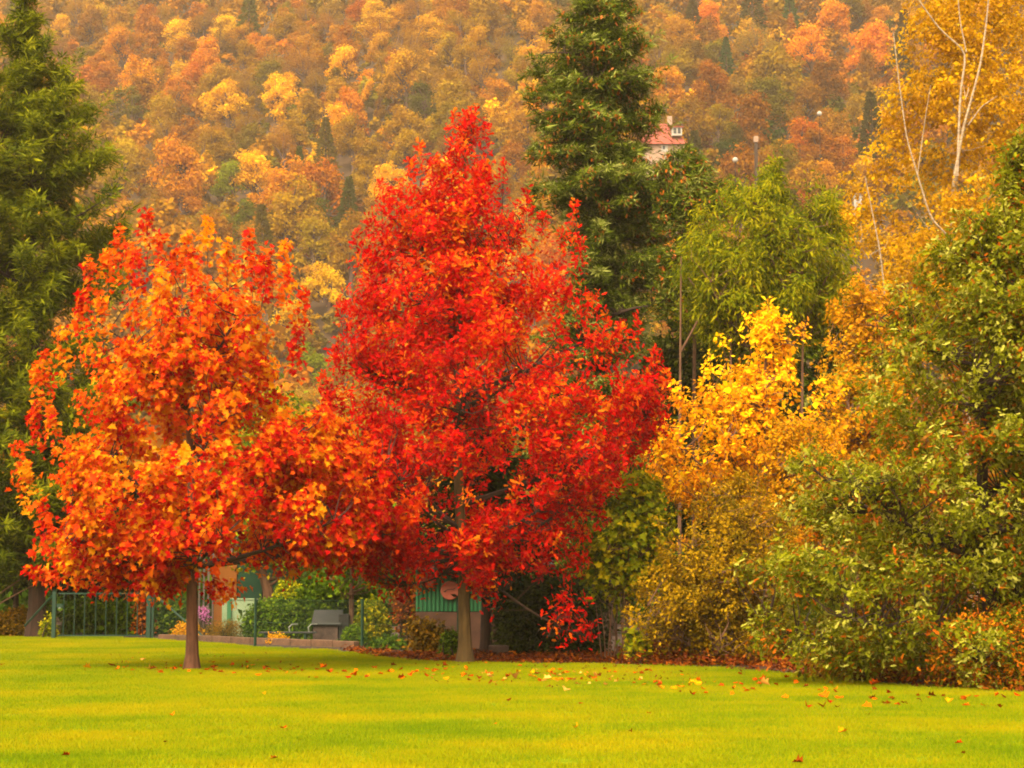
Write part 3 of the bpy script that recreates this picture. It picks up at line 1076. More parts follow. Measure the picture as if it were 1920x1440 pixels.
# wood behind and between the single trees: joined, too many to count
mass = {'pos': [], 'ax': [], 'nr': [], 'sz': [], 'v': [], 'c': []}
lowarr = [far_arrays(500 + k, 'broad', 10, 48, .15) for k in range(4)]
for k, it in enumerate(items):
    x, yv, R, sq, col, kind, key = it
    z0 = float(hill_z(x, yv))
    c = far_color(col, r2, None if key else pix((x, yv, z0 + R))[0])
    if k in sset:
        nm = {'broad': 'broadleaf_tree', 'bare': 'thin_crowned_tree', 'tall': 'tall_tree', 'fir': 'conifer_tree'}[kind]
        ms = FAR[kind]
        o = bpy.data.objects.new(nm, ms[int(r2.integers(len(ms)))])
        COL.objects.link(o)
        o.location = (x, yv, z0 - .1)
        o.scale = (R, R, R * (sq if kind == 'broad' else 1))
        o.rotation_euler = (0, math.radians(9) if (kind == 'tall') else r2.normal(0, .03), r2.uniform(0, 6.28) if kind != 'tall' else 0)
        o.color = c
        tag(o, labels[k], 'tree', 'autumn trees on the hillside')
    elif seen[k] > 0 or yv > 135:
        pos, ax_, nr_, sz, v, _ = lowarr[int(r2.integers(4))]
        a = r2.uniform(0, 6.28)
        rot = np.array([[math.cos(a), -math.sin(a), 0], [math.sin(a), math.cos(a), 0], [0, 0, 1]])
        mass['pos'].append(pos @ rot.T * R * np.array([1, 1, sq]) + np.array([x, yv, z0]))
        mass['ax'].append(ax_ @ rot.T)
        mass['nr'].append(nr_ @ rot.T)
        mass['sz'].append(sz * R)
        mass['v'].append(v)
        mass['c'].append(np.repeat(np.array([c]), len(v), 0))
under = [far_arrays(600 + k, 'broad', 7, 26, .2) for k in range(4)]
UC = ['tan', 'mauve brown', 'olive gold', 'olive green', 'russet brown', 'pale orange']
for k in range(3400):
    yv = r2.uniform(130, 500)
    hw = .268 * yv + 45
    x = r2.uniform(-hw, hw)
    R = r2.uniform(1.6, 3.0)
    pos, ax_, nr_, sz, v, _ = under[k % 4]
    a = r2.uniform(0, 6.28)
    rot = np.array([[math.cos(a), -math.sin(a), 0], [math.sin(a), math.cos(a), 0], [0, 0, 1]])
    mass['pos'].append((pos - np.array([0, 0, .5])) @ rot.T * R + np.array([x, yv, float(hill_z(x, yv))]))
    mass['ax'].append(ax_ @ rot.T)
    mass['nr'].append(nr_ @ rot.T)
    mass['sz'].append(sz * R)
    mass['v'].append(v)
    mass['c'].append(np.repeat(np.array([far_color(UC[int(r2.integers(6))], r2)]), len(v), 0))
mm, mt, mo = new_mat('leaf_wood')
ca_ = mt.nodes.new('ShaderNodeAttribute')
ca_.attribute_name = 'leaf_tint'
df_ = mt.nodes.new('ShaderNodeBsdfDiffuse')
tr_ = mt.nodes.new('ShaderNodeBsdfTranslucent')
mx_ = mt.nodes.new('ShaderNodeMixShader')
mx_.inputs[0].default_value = .35
mt.links.new(ca_.outputs['Color'], df_.inputs['Color'])
mt.links.new(ca_.outputs['Color'], tr_.inputs['Color'])
mt.links.new(df_.outputs[0], mx_.inputs[1])
mt.links.new(tr_.outputs[0], mx_.inputs[2])
mt.links.new(mx_.outputs[0], mo.inputs['Surface'])
mc = {k: np.concatenate(v) for k, v in mass.items()}
wm = cloud_mesh('far_wood', mc['pos'], mc['ax'], mc['nr'], mc['sz'], mc['v'], T_CLUMP, mm)
cc = mc['c'].copy()
cc[:, :3] *= (.6 + .75 * mc['v'])[:, None]
at_ = wm.attributes.new('leaf_tint', 'FLOAT_COLOR', 'FACE')
at_.data.foreach_set('color', np.repeat(cc, 2, 0).astype(np.float32).ravel())
tag(link('far_wood', wm), 'autumn wood of orange and brown crowns covering the hillside', 'wood', kind='stuff')

# ------------------------------------------------------------------ the two big autumn trees on the lawn
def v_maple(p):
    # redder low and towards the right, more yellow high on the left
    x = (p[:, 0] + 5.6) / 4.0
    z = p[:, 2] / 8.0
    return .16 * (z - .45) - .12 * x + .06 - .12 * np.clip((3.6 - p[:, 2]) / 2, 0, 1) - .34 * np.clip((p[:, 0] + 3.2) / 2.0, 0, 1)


MAPLE = [(225, 540), (190, 640), (140, 690), (110, 770), (75, 850), (115, 930), (85, 1000), (75, 1060), (130, 1090), (200, 1095), (250, 1085),
         (315, 1080), (345, 1020), (420, 990), (490, 1010), (560, 1045), (640, 1035), (700, 1010), (755, 960), (735, 900), (690, 830), (640, 770), (570, 720),
         (555, 620), (555, 570), (520, 545), (450, 530), (390, 515), (330, 530), (275, 520)]
MT = [(275, 400, 0), (222, 428, -.2), (392, 412, .1), (468, 440, -.3), (540, 455, .1), (350, 440, .2), (300, 440, -.2), (430, 450, -.1), (500, 462, .2), (200, 470, .2), (255, 470, -.4), (365, 470, -.6), (480, 480, -.5), (540, 500, -.6), (165, 490, 0), (150, 548, -.3), (112, 615, .2), (80, 662, 0), (150, 580, .3),
      (68, 690, -.2), (62, 760, 0), (95, 770, -.6), (32, 830, 0), (50, 868, -.2), (48, 1068, 0, -.8, .25), (78, 940, -.3), (570, 545, 0), (560, 620, -.2), (330, 465, .5), (245, 455, .4),
      (430, 480, .6), (500, 480, -.7), (190, 560, -.8), (300, 500, -1.2), (380, 520, -1.3), (460, 560, -1.4), (240, 640, -1.4), (130, 830, -1.0), (770, 925, 0), (790, 905, -.2), (720, 880, -.4), (620, 770, -.2)]
tree('maple_tree', 'orange maple with slim brown trunk standing alone on the lawn at left', 'tree', None,
     (360, 1256), None, [(360, 1256), (361, 1100), (362, 950), (358, 800), (350, 650), (345, 520)], .115,
     [dict(poly=MAPLE, grow=1.0, n=980, m=34, L=.42, rad=.17, shell=.4, depth=.85, per=7, len=.95, wid=.17, thick=.1, rise=.9),
      dict(poly=[(560, 800), (620, 770), (690, 830), (745, 890), (800, 930), (775, 1000), (700, 1045), (600, 1050), (540, 1000)], n=170, m=26, L=.42, rad=.17, shell=.5, depth=.8, per=7, len=.95, wid=.17, thick=.1, rise=.5),
      dict(poly=[(190, 1080), (215, 1085), (215, 1120), (185, 1120)], n=3, m=16, L=.3, rad=.2, depth=.5),
      dict(poly=[(250, 1070), (315, 1070), (315, 1112), (280, 1115), (250, 1100)], n=6, m=18, L=.3, rad=.2, depth=.5),
      dict(poly=[(370, 1060), (445, 1060), (455, 1095), (420, 1120), (370, 1110)], n=8, m=18, L=.3, rad=.22, depth=.5)],
     M['leaf_maple'], T_MAPLE, .10, M['bark_maple'], nlimb=18, up=.62, limb_rise=.55, limb_r=.03, limb_from=.27, vfun=v_maple,
     extra_twigs=dict(tips=MT, L=.95, m=95, rad=.17, plume=.85, lean=.05), upn=.55, hang=.45,
     holes=[(455, 970, 45, 40, .9), (545, 700, 30, 35, .8), (240, 765, 28, 30, .7), (350, 960, 30, 50, .6), (215, 905, 60, 25, .6)])

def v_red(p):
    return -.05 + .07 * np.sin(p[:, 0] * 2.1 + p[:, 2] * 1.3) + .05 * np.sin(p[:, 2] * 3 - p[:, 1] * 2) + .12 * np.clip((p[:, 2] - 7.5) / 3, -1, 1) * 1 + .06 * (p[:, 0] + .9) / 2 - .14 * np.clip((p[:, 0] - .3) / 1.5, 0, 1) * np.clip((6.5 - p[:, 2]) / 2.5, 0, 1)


RED = [(885, 225), (908, 270), (930, 335), (965, 385), (1005, 435), (1015, 490), (1045, 505), (1085, 500), (1108, 560), (1120, 610), (1165, 620), (1210, 670),
       (1205, 760), (1195, 830), (1165, 890), (1110, 950), (1090, 1010), (1040, 1050), (960, 1075), (900, 1090), (840, 1090), (790, 1080), (730, 1075), (660, 1070),
       (600, 1000), (570, 900), (590, 800), (610, 730), (640, 660), (665, 570), (690, 500), (705, 420), (730, 370), (775, 350), (800, 300), (840, 290), (860, 250)]
_c = np.array([870.0, 700.0])
RED = [(870 + (x - 870) * (1.03 if y > 300 else 1.0), y - (42 if (y > 1040 and 760 < x < 1000) else 8 if y > 1040 else 0)) for x, y in RED]
RT = [(625, 640, .1), (605, 700, .2), (1250, 700, -.1), (1235, 660, .2), (590, 780, 0), (884, 198, 0), (850, 212, .1), (905, 225, -.1), (785, 265, 0), (768, 300, .2), (815, 290, -.3), (722, 350, 0), (668, 432, 0), (655, 560, .2), (640, 590, -.2), (712, 340, .3), (1078, 378, 0), (1055, 430, .1),
      (1090, 440, -.2), (1020, 400, .3), (990, 350, 0), (945, 300, .2), (1195, 592, 0), (1165, 600, -.3), (1228, 650, 0), (1245, 690, .2), (1140, 580, .2), (630, 660, 0), (615, 720, -.2), (690, 470, -.4), (1235, 740, 0), (1215, 800, -.2)]
tree('red_oak', 'scarlet red tree, the tallest of the two trees standing on the lawn', 'tree', None,
     (872, 1243), None, [(872, 1243), (870, 1080), (860, 900), (858, 700), (872, 480), (884, 225)], .13,
     [dict(poly=RED, n=220, m=34, L=.5, rad=.25, shell=.45, depth=.8),
      dict(poly=RED, n=1950, m=36, L=.42, rad=.17, shell=.45, depth=.8, per=7, len=1.0, wid=.17, thick=.11, rise=1.0),
      dict(poly=[(1045, 1095), (1080, 1088), (1100, 1125), (1115, 1175), (1090, 1190), (1045, 1190), (1035, 1150)], n=17, m=20, L=.32, rad=.15, depth=.7, dy=-.6),
      dict(poly=[(895, 1090), (938, 1085), (940, 1128), (915, 1142), (895, 1130)], n=8, m=18, L=.25, rad=.13, depth=.7, dy=-.4),
      dict(poly=[(700, 1060), (780, 1070), (800, 1110), (740, 1120), (700, 1090)], n=14, m=18, L=.3, rad=.16, depth=.7)],
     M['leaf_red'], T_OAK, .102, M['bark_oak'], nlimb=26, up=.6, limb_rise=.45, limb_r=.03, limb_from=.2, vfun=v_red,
     extra_twigs=dict(tips=RT, L=1.0, m=95, rad=.16, plume=.85, lean=.04), upn=.35, hang=.1,
     holes=[(835, 930, 45, 70, .93), (940, 910, 75, 45, .9), (800, 960, 50, 60, .85), (1000, 1010, 50, 25, .6), (745, 575, 30, 18, .6), (905, 440, 22, 30, .6)])

# ------------------------------------------------------------------ conifers behind
LEFTC = [(58, 10), (75, 55), (98, 75), (90, 105), (150, 108), (135, 165), (205, 195), (170, 255), (215, 275), (232, 335), (225, 370), (252, 400), (215, 450), (245, 520), (230, 600),
         (250, 700), (240, 850), (230, 1000), (180, 1060), (80, 1080), (-60, 1070), (-160, 950), (-200, 700), (-150, 400), (-80, 200), (0, 80)]
LT = [(55, 8, 0), (48, 30, .2), (98, 72, 0, .3, .9), (152, 108, 0, .6, .8), (205, 192, 0, .7, .7), (130, 130, -.5, .5, .8), (212, 278, 0, .7, .7), (232, 330, -.5, .7, .7), (252, 395, 0, .8, .6), (180, 250, -.8, .6, .8), (235, 455, -.4, .8, .6),
      (10, 70, 0, -.3, .9), (248, 520, 0, .7, .7)]
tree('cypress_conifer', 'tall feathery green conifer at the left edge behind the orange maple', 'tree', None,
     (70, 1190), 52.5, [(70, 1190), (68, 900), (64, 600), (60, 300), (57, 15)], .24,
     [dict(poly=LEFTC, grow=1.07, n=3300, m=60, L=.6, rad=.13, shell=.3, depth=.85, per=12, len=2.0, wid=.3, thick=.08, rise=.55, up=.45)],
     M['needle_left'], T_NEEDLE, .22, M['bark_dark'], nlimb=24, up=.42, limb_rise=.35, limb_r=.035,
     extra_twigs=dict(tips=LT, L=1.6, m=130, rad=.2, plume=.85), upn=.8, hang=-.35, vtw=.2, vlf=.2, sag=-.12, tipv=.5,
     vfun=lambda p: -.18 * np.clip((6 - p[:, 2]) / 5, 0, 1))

SPR = [(1130, -110), (1150, -50), (1178, 5), (1215, 50), (1255, 105), (1238, 170), (1256, 225), (1246, 290), (1270, 325), (1345, 350), (1325, 400), (1290, 430), (1330, 490),
       (1280, 545), (1235, 590), (1240, 700), (1260, 850), (1230, 1000), (1100, 1080), (900, 1060), (940, 800), (1000, 600), (1050, 480), (1010, 420), (970, 340), (985, 260), (970, 180), (985, 110), (1045, 55), (1080, 0), (1105, -50)]
ST = [(990, 105, 0, -.6, .5), (985, 190, .3, -.7, .4), (1262, 110, 0, .7, .5), (1272, 230, 0, .7, .4), (1350, 345, -.3, .9, .3), (1335, 490, 0, .8, .4), (990, 330, 0, -.8, .3), (1000, 260, -.4, -.7, .4),
      (1240, 60, 0, .6, .6), (1380, 360, 0, .9, .3), (1310, 430, -.5, .8, .4), (1240, 580, -.3, .7, .4)]
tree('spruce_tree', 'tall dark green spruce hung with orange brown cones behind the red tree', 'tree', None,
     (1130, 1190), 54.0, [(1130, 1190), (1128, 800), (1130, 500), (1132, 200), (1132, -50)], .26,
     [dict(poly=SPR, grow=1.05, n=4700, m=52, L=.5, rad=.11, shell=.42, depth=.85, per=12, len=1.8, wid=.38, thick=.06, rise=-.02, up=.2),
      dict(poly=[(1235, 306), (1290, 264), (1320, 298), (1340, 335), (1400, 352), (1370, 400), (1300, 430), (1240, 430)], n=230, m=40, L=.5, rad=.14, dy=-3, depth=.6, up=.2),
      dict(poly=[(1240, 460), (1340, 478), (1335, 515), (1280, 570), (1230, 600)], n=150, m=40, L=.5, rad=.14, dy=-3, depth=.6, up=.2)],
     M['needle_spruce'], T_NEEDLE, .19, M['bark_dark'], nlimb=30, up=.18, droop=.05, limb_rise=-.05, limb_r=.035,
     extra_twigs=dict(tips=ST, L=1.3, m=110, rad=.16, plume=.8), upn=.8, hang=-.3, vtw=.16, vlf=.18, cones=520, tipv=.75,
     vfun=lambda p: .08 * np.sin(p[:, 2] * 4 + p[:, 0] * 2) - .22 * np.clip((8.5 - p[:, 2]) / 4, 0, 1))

# dark conifer and trunk right behind the red tree
tree('dark_conifer', 'dark needled conifer with bare brown trunk close behind the red tree', 'tree', None,
     (910, 1228), 40.5, [(910, 1228), (912, 1140), (905, 1000), (900, 850), (900, 720)], .13,
     [dict(poly=[(900, 720), (960, 800), (1010, 900), (1060, 1000), (1040, 1060), (960, 1070), (860, 1070), (760, 1050), (790, 950), (840, 820)], n=170, m=30, L=.7, rad=.25, shell=.5, depth=.7)],
     M['needle_dark'], T_SPRAY, .17, M['bark_dark'], nlimb=12, up=.1, droop=.1, limb_rise=.0, limb_r=.03)

tree('dark_conifer', 'broad dark green evergreen filling the gap behind the golden tree', 'tree', None,
     (1420, 1190), 60.0, [(1420, 1190), (1420, 900), (1420, 700), (1420, 540)], .2,
     [dict(poly=[(1300, 560), (1420, 530), (1560, 560), (1640, 700), (1680, 1000), (1160, 1000), (1190, 760), (1215, 640)], n=1000, m=40, L=.8, rad=.28, depth=.45)],
     M['needle_spruce'], T_SPRAY, .2, M['bark_dark'], nlimb=14, up=.15, limb_rise=0, limb_r=.03, vfun=lambda p: p[:, 0] * 0 - .25)

tree('young_conifer', 'olive green conifer with reddish brown stem between spruce and round green tree', 'tree', None,
     (1302, 1190), 57.5, [(1302, 1190), (1301, 800), (1302, 500), (1303, 285)], .09,
     [dict(poly=[(1303, 280), (1320, 330), (1345, 400), (1350, 500), (1340, 620), (1270, 620), (1265, 500), (1270, 400), (1290, 330)], n=220, m=36, L=.6, rad=.25)],
     M['leaf_willow'], T_NEEDLE, .17, M['bark_brown'], nlimb=10, up=.3, limb_rise=.1, limb_r=.02, vfun=lambda p: p[:, 0] * 0 - .2)

# ------------------------------------------------------------------ right side trees
GST = [(1400, 335), (1440, 312), (1470, 335), (1510, 318), (1540, 350), (1575, 365), (1570, 410), (1605, 450), (1600, 560), (1570, 640), (1510, 630), (1470, 570), (1420, 560), (1380, 600), (1330, 640), (1270, 570), (1262, 470), (1285, 410), (1325, 355), (1385, 325)]
root = tree('willow_leaved_tree', 'round yellow green tree on several thin brown stems behind the golden tree', 'tree', None,
            (1440, 1200), 48.0, [(1440, 1200), (1438, 900), (1440, 640), (1441, 500), (1443, 350)], .085,
            [dict(poly=GST, n=160, m=46, L=.55, rad=.26, depth=.8), dict(poly=GST, n=620, m=50, L=.5, rad=.22, depth=.8, per=6, len=.9, wid=.25, thick=.12, rise=1.0)],
            M['leaf_willow'], T_NARROW, .15, M['bark_brown'], nlimb=10, up=.5, limb_rise=.9, limb_r=.02, upn=.3, hang=1.1, limb_from=.45)
mb = None
for pts_ in ([(1400, 1200), (1372, 900), (1370, 640), (1368, 460)], [(1480, 1200), (1503, 900), (1505, 640), (1504, 430)], [(1275, 1200), (1274, 900), (1276, 640), (1277, 480)],
             [(1440, 640), (1400, 570), (1355, 490)], [(1505, 600), (1470, 540), (1440, 470)], [(1370, 640), (1330, 570), (1290, 520)], [(1440, 640), (1485, 560), (1530, 480)],
             [(1276, 660), (1310, 600), (1340, 540)], [(1505, 620), (1530, 560), (1560, 500)]):
    c = PP(pts_, 47.4)
    MB().tube(bez(c[0], c[len(c) // 2], c[-1], 8) if len(c) == 3 else np.stack([np.interp(np.linspace(0, 1, 10), np.linspace(0, 1, len(c)), c[:, k]) for k in range(3)], 1),
              np.linspace(.055 if len(c) > 3 else .03, .015, 8 if len(c) == 3 else 10), 6).build('stem', M['bark_brown'], root, True)

BIR = [(1560, 330), (1590, 260), (1640, 215), (1670, 110), (1690, 20), (1700, -60), (1930, -80), (2080, 40), (2130, 300), (2060, 520), (1900, 620), (1760, 640), (1640, 600), (1575, 520), (1555, 420)]
root = tree('birch_tree', 'tall golden birch with white forked limbs at the right edge', 'tree', None,
            (1830, 1190), 56.0, [(1830, 1190), (1815, 800), (1785, 450), (1790, 330), (1812, 230), (1838, 125), (1850, -60)], .13,
            [dict(poly=BIR, n=1150, m=52, L=.8, rad=.28, depth=.75, shell=.45, per=5, len=1.3, wid=.35, thick=.2, rise=.8)],
            M['leaf_birch'], T_OVAL, .12, M['bark_birch'], nlimb=9, up=.35, limb_rise=.8, limb_r=.011, upn=.4, hang=.6, sag=.25, vtw=.22, vlf=.26,
            holes=[(1800, 200, 25, 160, .6), (1715, 300, 20, 130, .6)], limb_from=.4)
for pts_, r_ in (([(1795, 330), (1800, 180), (1812, 98), (1762, 55), (1722, 0), (1700, -50)], .055), ([(1812, 98), (1800, 40), (1795, -20), (1790, -60)], .03),
                 ([(1785, 450), (1745, 410), (1718, 320), (1700, 260), (1685, 150), (1675, 60)], .045), ([(1660, 560), (1650, 470), (1636, 400), (1622, 330)], .038),
                 ([(1815, 235), (1840, 200), (1870, 180)], .03), ([(1790, 330), (1806, 240), (1838, 125), (1850, 40), (1858, -60)], .06),
                 ([(1720, 330), (1735, 220), (1745, 160)], .025)):
    c = PP(pts_, 53.3)
    n_ = 4 * len(c)
    tt = np.linspace(0, 1, len(c))
    c = np.stack([np.interp(np.linspace(0, 1, n_), tt, c[:, k]) for k in range(3)], 1)
    c[1:-1] = (c[:-2] + 2 * c[1:-1] + c[2:]) / 4
    MB().tube(c, np.linspace(r_ * .68, r_ * .3, n_), 8).build('limb', M['bark_birch'], root, True)

OAK = [(1925, 270), (1895, 315), (1850, 370), (1800, 405), (1760, 445), (1720, 485), (1680, 545), (1640, 600), (1600, 680), (1565, 700), (1590, 765), (1640, 800), (1600, 830), (1520, 830), (1460, 868),
       (1480, 920), (1500, 960), (1440, 1000), (1390, 1040), (1430, 1100), (1420, 1150), (1480, 1200), (1530, 1235), (1600, 1230), (1700, 1220), (1800, 1230), (1925, 1240), (2150, 1240), (2300, 1100), (2350, 850), (2250, 550), (2080, 330)]
OT = [(1900, 300, 0), (1850, 365, -.2), (1760, 430, 0), (1720, 470, .2), (1640, 590, 0), (1570, 690, -.2, -.4, .7), (1470, 865, 0, -.5, .7), (1395, 1040, 0, -.7, .5), (1430, 1140, -.2, -.6, .5), (1520, 830, -.4, -.3, .8), (1680, 520, 0), (1610, 650, .2)]
root = tree('green_oak', 'spreading green oak turning yellow at the right edge of the lawn', 'tree', None,
            (1865, 1283), None, [(1865, 1283), (1855, 1100), (1845, 950), (1850, 800), (1880, 600), (1915, 330)], .14,
            [dict(poly=OAK, grow=1.06, n=3100, m=40, L=.36, rad=.15, depth=.7, shell=.5, per=7, len=.9, wid=.22, thick=.09, rise=.5)],
            M['leaf_oak'], T_OAK, .088, M['bark_dark'], nlimb=26, up=.5, limb_rise=.35, limb_r=.03, upn=.55, hang=.15, vtw=.2, vlf=.22, tipv=.3, vfun=lambda p: p[:, 0] * 0 + .05,
            extra_twigs=dict(tips=OT, L=.6, m=36, rad=.17, plume=.8, lean=.1), holes=[(1850, 905, 38, 70, .8), (1560, 1050, 40, 30, .5), (1740, 820, 60, 40, .5), (1650, 1150, 60, 40, .6)])

GOLD = [(1440, 585), (1470, 600), (1520, 640), (1575, 700), (1600, 790), (1580, 870), (1500, 920), (1430, 950), (1350, 955), (1290, 935), (1245, 905), (1215, 850), (1225, 790), (1262, 735), (1300, 710), (1350, 670), (1400, 610)]
GT = [(1440, 560, 0), (1400, 590, .2), (1345, 625, 0, -.3, .8), (1330, 660, -.2), (1480, 590, .2), (1510, 600, 0), (1260, 715, 0, -.4, .7), (1225, 770, 0, -.4, .7), (1420, 600, -.4)]
tree('golden_tree', 'golden yellow tree with bright top between red tree and green oak', 'tree', None,
     (1400, 1225), 39.5, [(1400, 1225), (1405, 1050), (1415, 900), (1430, 720), (1440, 590)], .09,
     [dict(poly=GOLD, n=500, m=28, L=.45, rad=.17, depth=.8, per=6, len=1.0, wid=.16, thick=.1, rise=1.3),
      dict(poly=[(1225, 780), (1260, 800), (1300, 860), (1340, 920), (1330, 960), (1280, 950), (1235, 900)], n=50, m=30, L=.4, rad=.2, depth=.7, dy=-.8)],
     M['leaf_gold'], T_OVAL, .105, M['bark_brown'], nlimb=16, up=.55, limb_rise=.6, limb_r=.022, upn=.6, hang=.3,
     extra_twigs=dict(tips=GT, L=.6, m=40, rad=.15, plume=.8), vfun=lambda p: .18 * np.clip((p[:, 2] - 5) / 2, -1, 1), holes=[(1290, 850, 25, 35, .8), (1480, 720, 30, 30, .4)])

tree('amber_tree', 'amber small-leaved tree between the golden tree and the green oak', 'tree', None,
     (1610, 1215), 43.0, [(1610, 1215), (1605, 1000), (1610, 800), (1620, 560)], .09,
     [dict(poly=[(1600, 545), (1650, 535), (1710, 560), (1730, 640), (1720, 800), (1680, 900), (1580, 960), (1500, 900), (1520, 760), (1545, 650), (1560, 590)], n=560, m=44, L=.45, rad=.2, depth=.8, per=5, len=1.0, wid=.22, thick=.14, rise=.9)],
     M['leaf_amber'], T_OVAL, .09, M['bark_brown'], nlimb=14, up=.5, limb_rise=.6, limb_r=.02)

tree('olive_tree', 'fine-leaved olive brown tree reaching low beside the green oak', 'tree', None,
     (1340, 1240), 36.2, [(1340, 1240), (1338, 1150), (1345, 1050), (1360, 900)], .06,
     [dict(poly=[(1360, 880), (1440, 890), (1490, 950), (1510, 1050), (1490, 1150), (1480, 1215), (1400, 1225), (1300, 1220), (1210, 1180), (1165, 1110), (1190, 1040), (1240, 980), (1300, 920)], n=640, m=52, L=.42, rad=.17, depth=.7, per=5, len=.9, wid=.2, thick=.14, rise=.8)],
     M['leaf_olive'], T_OVAL, .065, M['bark_brown'], nlimb=16, up=.5, limb_rise=.6, limb_r=.02, vtw=.25, limb_from=.05)

tree('amber_bush_tree', 'orange olive tree with small leaves under the golden crown', 'tree', None,
     (1470, 1235), 38.0, [(1470, 1235), (1470, 1100), (1475, 950), (1480, 780)], .06,
     [dict(poly=[(1480, 760), (1540, 780), (1580, 860), (1580, 980), (1540, 1080), (1450, 1100), (1370, 1080), (1340, 1000), (1380, 900), (1430, 820)], n=460, m=46, L=.42, rad=.18, depth=.7, per=5, len=.9, wid=.2, thick=.14, rise=.9)],
     M['leaf_amber'], T_OVAL, .075, M['bark_brown'], nlimb=12, up=.5, limb_rise=.6, limb_r=.02, vfun=lambda p: p[:, 0] * 0 + .03)

tree('field_maple', 'yellow green small maple with drooping branches right of the red tree', 'tree', None,
     (1175, 1238), 37.6, [(1175, 1238), (1176, 1150), (1178, 1050), (1185, 920)], .05,
     [dict(poly=[(1185, 880), (1240, 900), (1270, 980), (1260, 1050), (1220, 1100), (1150, 1120), (1095, 1095), (1080, 1030), (1110, 960), (1150, 910)], n=150, m=22, L=.4, rad=.2, depth=.8)],
     M['leaf_fresh'], T_MAPLE, .11, M['bark_brown'], nlimb=12, up=.3, droop=.1, limb_rise=.3, limb_r=.02)

tree('copper_tree', 'copper orange tree showing through gaps behind the green oak', 'tree', None,
     (1800, 1260), 36.0, [(1800, 1260), (1800, 1100), (1805, 900), (1810, 700)], .09,
     [dict(poly=[(1810, 620), (1900, 560), (2050, 700), (2100, 1000), (2050, 1200), (1900, 1240), (1700, 1230), (1600, 1180), (1560, 1050), (1620, 900), (1680, 760)], n=520, m=30, L=.5, rad=.24, depth=.6)],
     M['leaf_copper'], T_OVAL, .11, M['bark_brown'], nlimb=14, up=.5, limb_rise=.5, limb_r=.02)

ug_p = []
for k in range(150):
    Yv = rng.uniform(61, 84)
    px_ = rng.uniform(-250, 2250)
    R = rng.uniform(1.0, 1.9)
    c0 = np.array([P(px_, 1084, Yv)[0], Yv, 0.0])
    d_ = unit(rng.normal(0, 1, (420, 3)))
    ps = c0 + d_ * (rng.uniform(.3, 1, (420, 1)) ** .5) * np.array([R, R * .8, R * 1.15]) + np.array([0, 0, R * .9])
    ug_p.append((ps, d_, d_ * .7 + np.array([0, 0, .5]) + rng.normal(0, .4, (420, 3)), np.full(420, .2) * np.exp(rng.normal(0, .25, 420)), np.clip(.35 + rng.normal(0, .12) + rng.normal(0, .2, 420), 0, 1)))
ug = [np.concatenate([u_[k] for u_ in ug_p]) for k in range(5)]
ok_ = ug[0][:, 2] > .02
tag(link('undergrowth', cloud_mesh('undergrowth', *[u_[ok_] for u_ in ug], T_CLUMP, M['leaf_hedge'])), 'dark green undergrowth in the gaps behind the garden', 'undergrowth', kind='stuff')

# garden trees seen under and behind the maple
tree('garden_tree', 'olive green garden tree with stout forked trunk behind the hedge', 'tree', None,
     (503, 1172), 55.0, [(503, 1172), (504, 1110), (495, 1070), (480, 1000), (470, 900)], .2,
     [dict(poly=[(480, 700), (560, 720), (640, 800), (660, 900), (640, 1020), (590, 1070), (520, 1055), (450, 1050), (400, 980), (400, 850), (440, 760)], n=240, m=30, L=.7, rad=.3, depth=.7)],
     M['leaf_fresh'], T_OVAL, .14, M['bark_brown'], nlimb=12, up=.4, limb_rise=.5, limb_r=.04, vfun=lambda p: p[:, 0] * 0 - .12)
tree('garden_tree', 'dark green garden tree with straight thin trunk beside the stone bin', 'tree', None,
     (659, 1190), 48.0, [(659, 1190), (659, 1100), (662, 1000), (668, 850)], .075,
     [dict(poly=[(670, 820), (740, 880), (780, 980), (770, 1060), (720, 1095), (660, 1085), (600, 1090), (570, 1030), (590, 940), (630, 860)], n=200, m=30, L=.6, rad=.27, depth=.7)],
     M['leaf_hedge'], T_OVAL, .12, M['bark_brown'], nlimb=12, up=.3, limb_rise=.4, limb_r=.03)
tree('dark_conifer', 'dark conifer trunk rising behind the garden gate', 'tree', None,
     (184, 1196), 56.0, [(184, 1196), (183, 1130), (182, 1000), (180, 850)], .2,
     [dict(poly=[(180, 800), (260, 900), (340, 1000), (330, 1080), (250, 1110), (150, 1110), (60, 1090), (60, 1000), (110, 900)], n=200, m=30, L=.9, rad=.3, depth=.7)],
     M['needle_dark'], T_SPRAY, .24, M['bark_dark'], nlimb=12, up=.05, droop=.15, limb_rise=0, limb_r=.03)
tree('dark_conifer', 'dark conifer trunks in the shade at the left edge', 'tree', None,
     (30, 1192), 55.0, [(30, 1192), (30, 1130), (28, 1050), (25, 900)], .12,
     [dict(poly=[(25, 880), (90, 960), (110, 1050), (60, 1085), (-60, 1080), (-120, 1000), (-40, 930)], n=110, m=30, L=.9, rad=.3, depth=.7)],
     M['needle_dark'], T_SPRAY, .24, M['bark_dark'], nlimb=8, up=.05, droop=.15, limb_rise=0, limb_r=.03)
# ------------------------------------------------------------------ garden behind the lawn
GATE_Y = 51.0
def X(px, Y): return P(px, 1084, Y)[0]
def Zp(py, Y): return P(960, py, Y)[2]

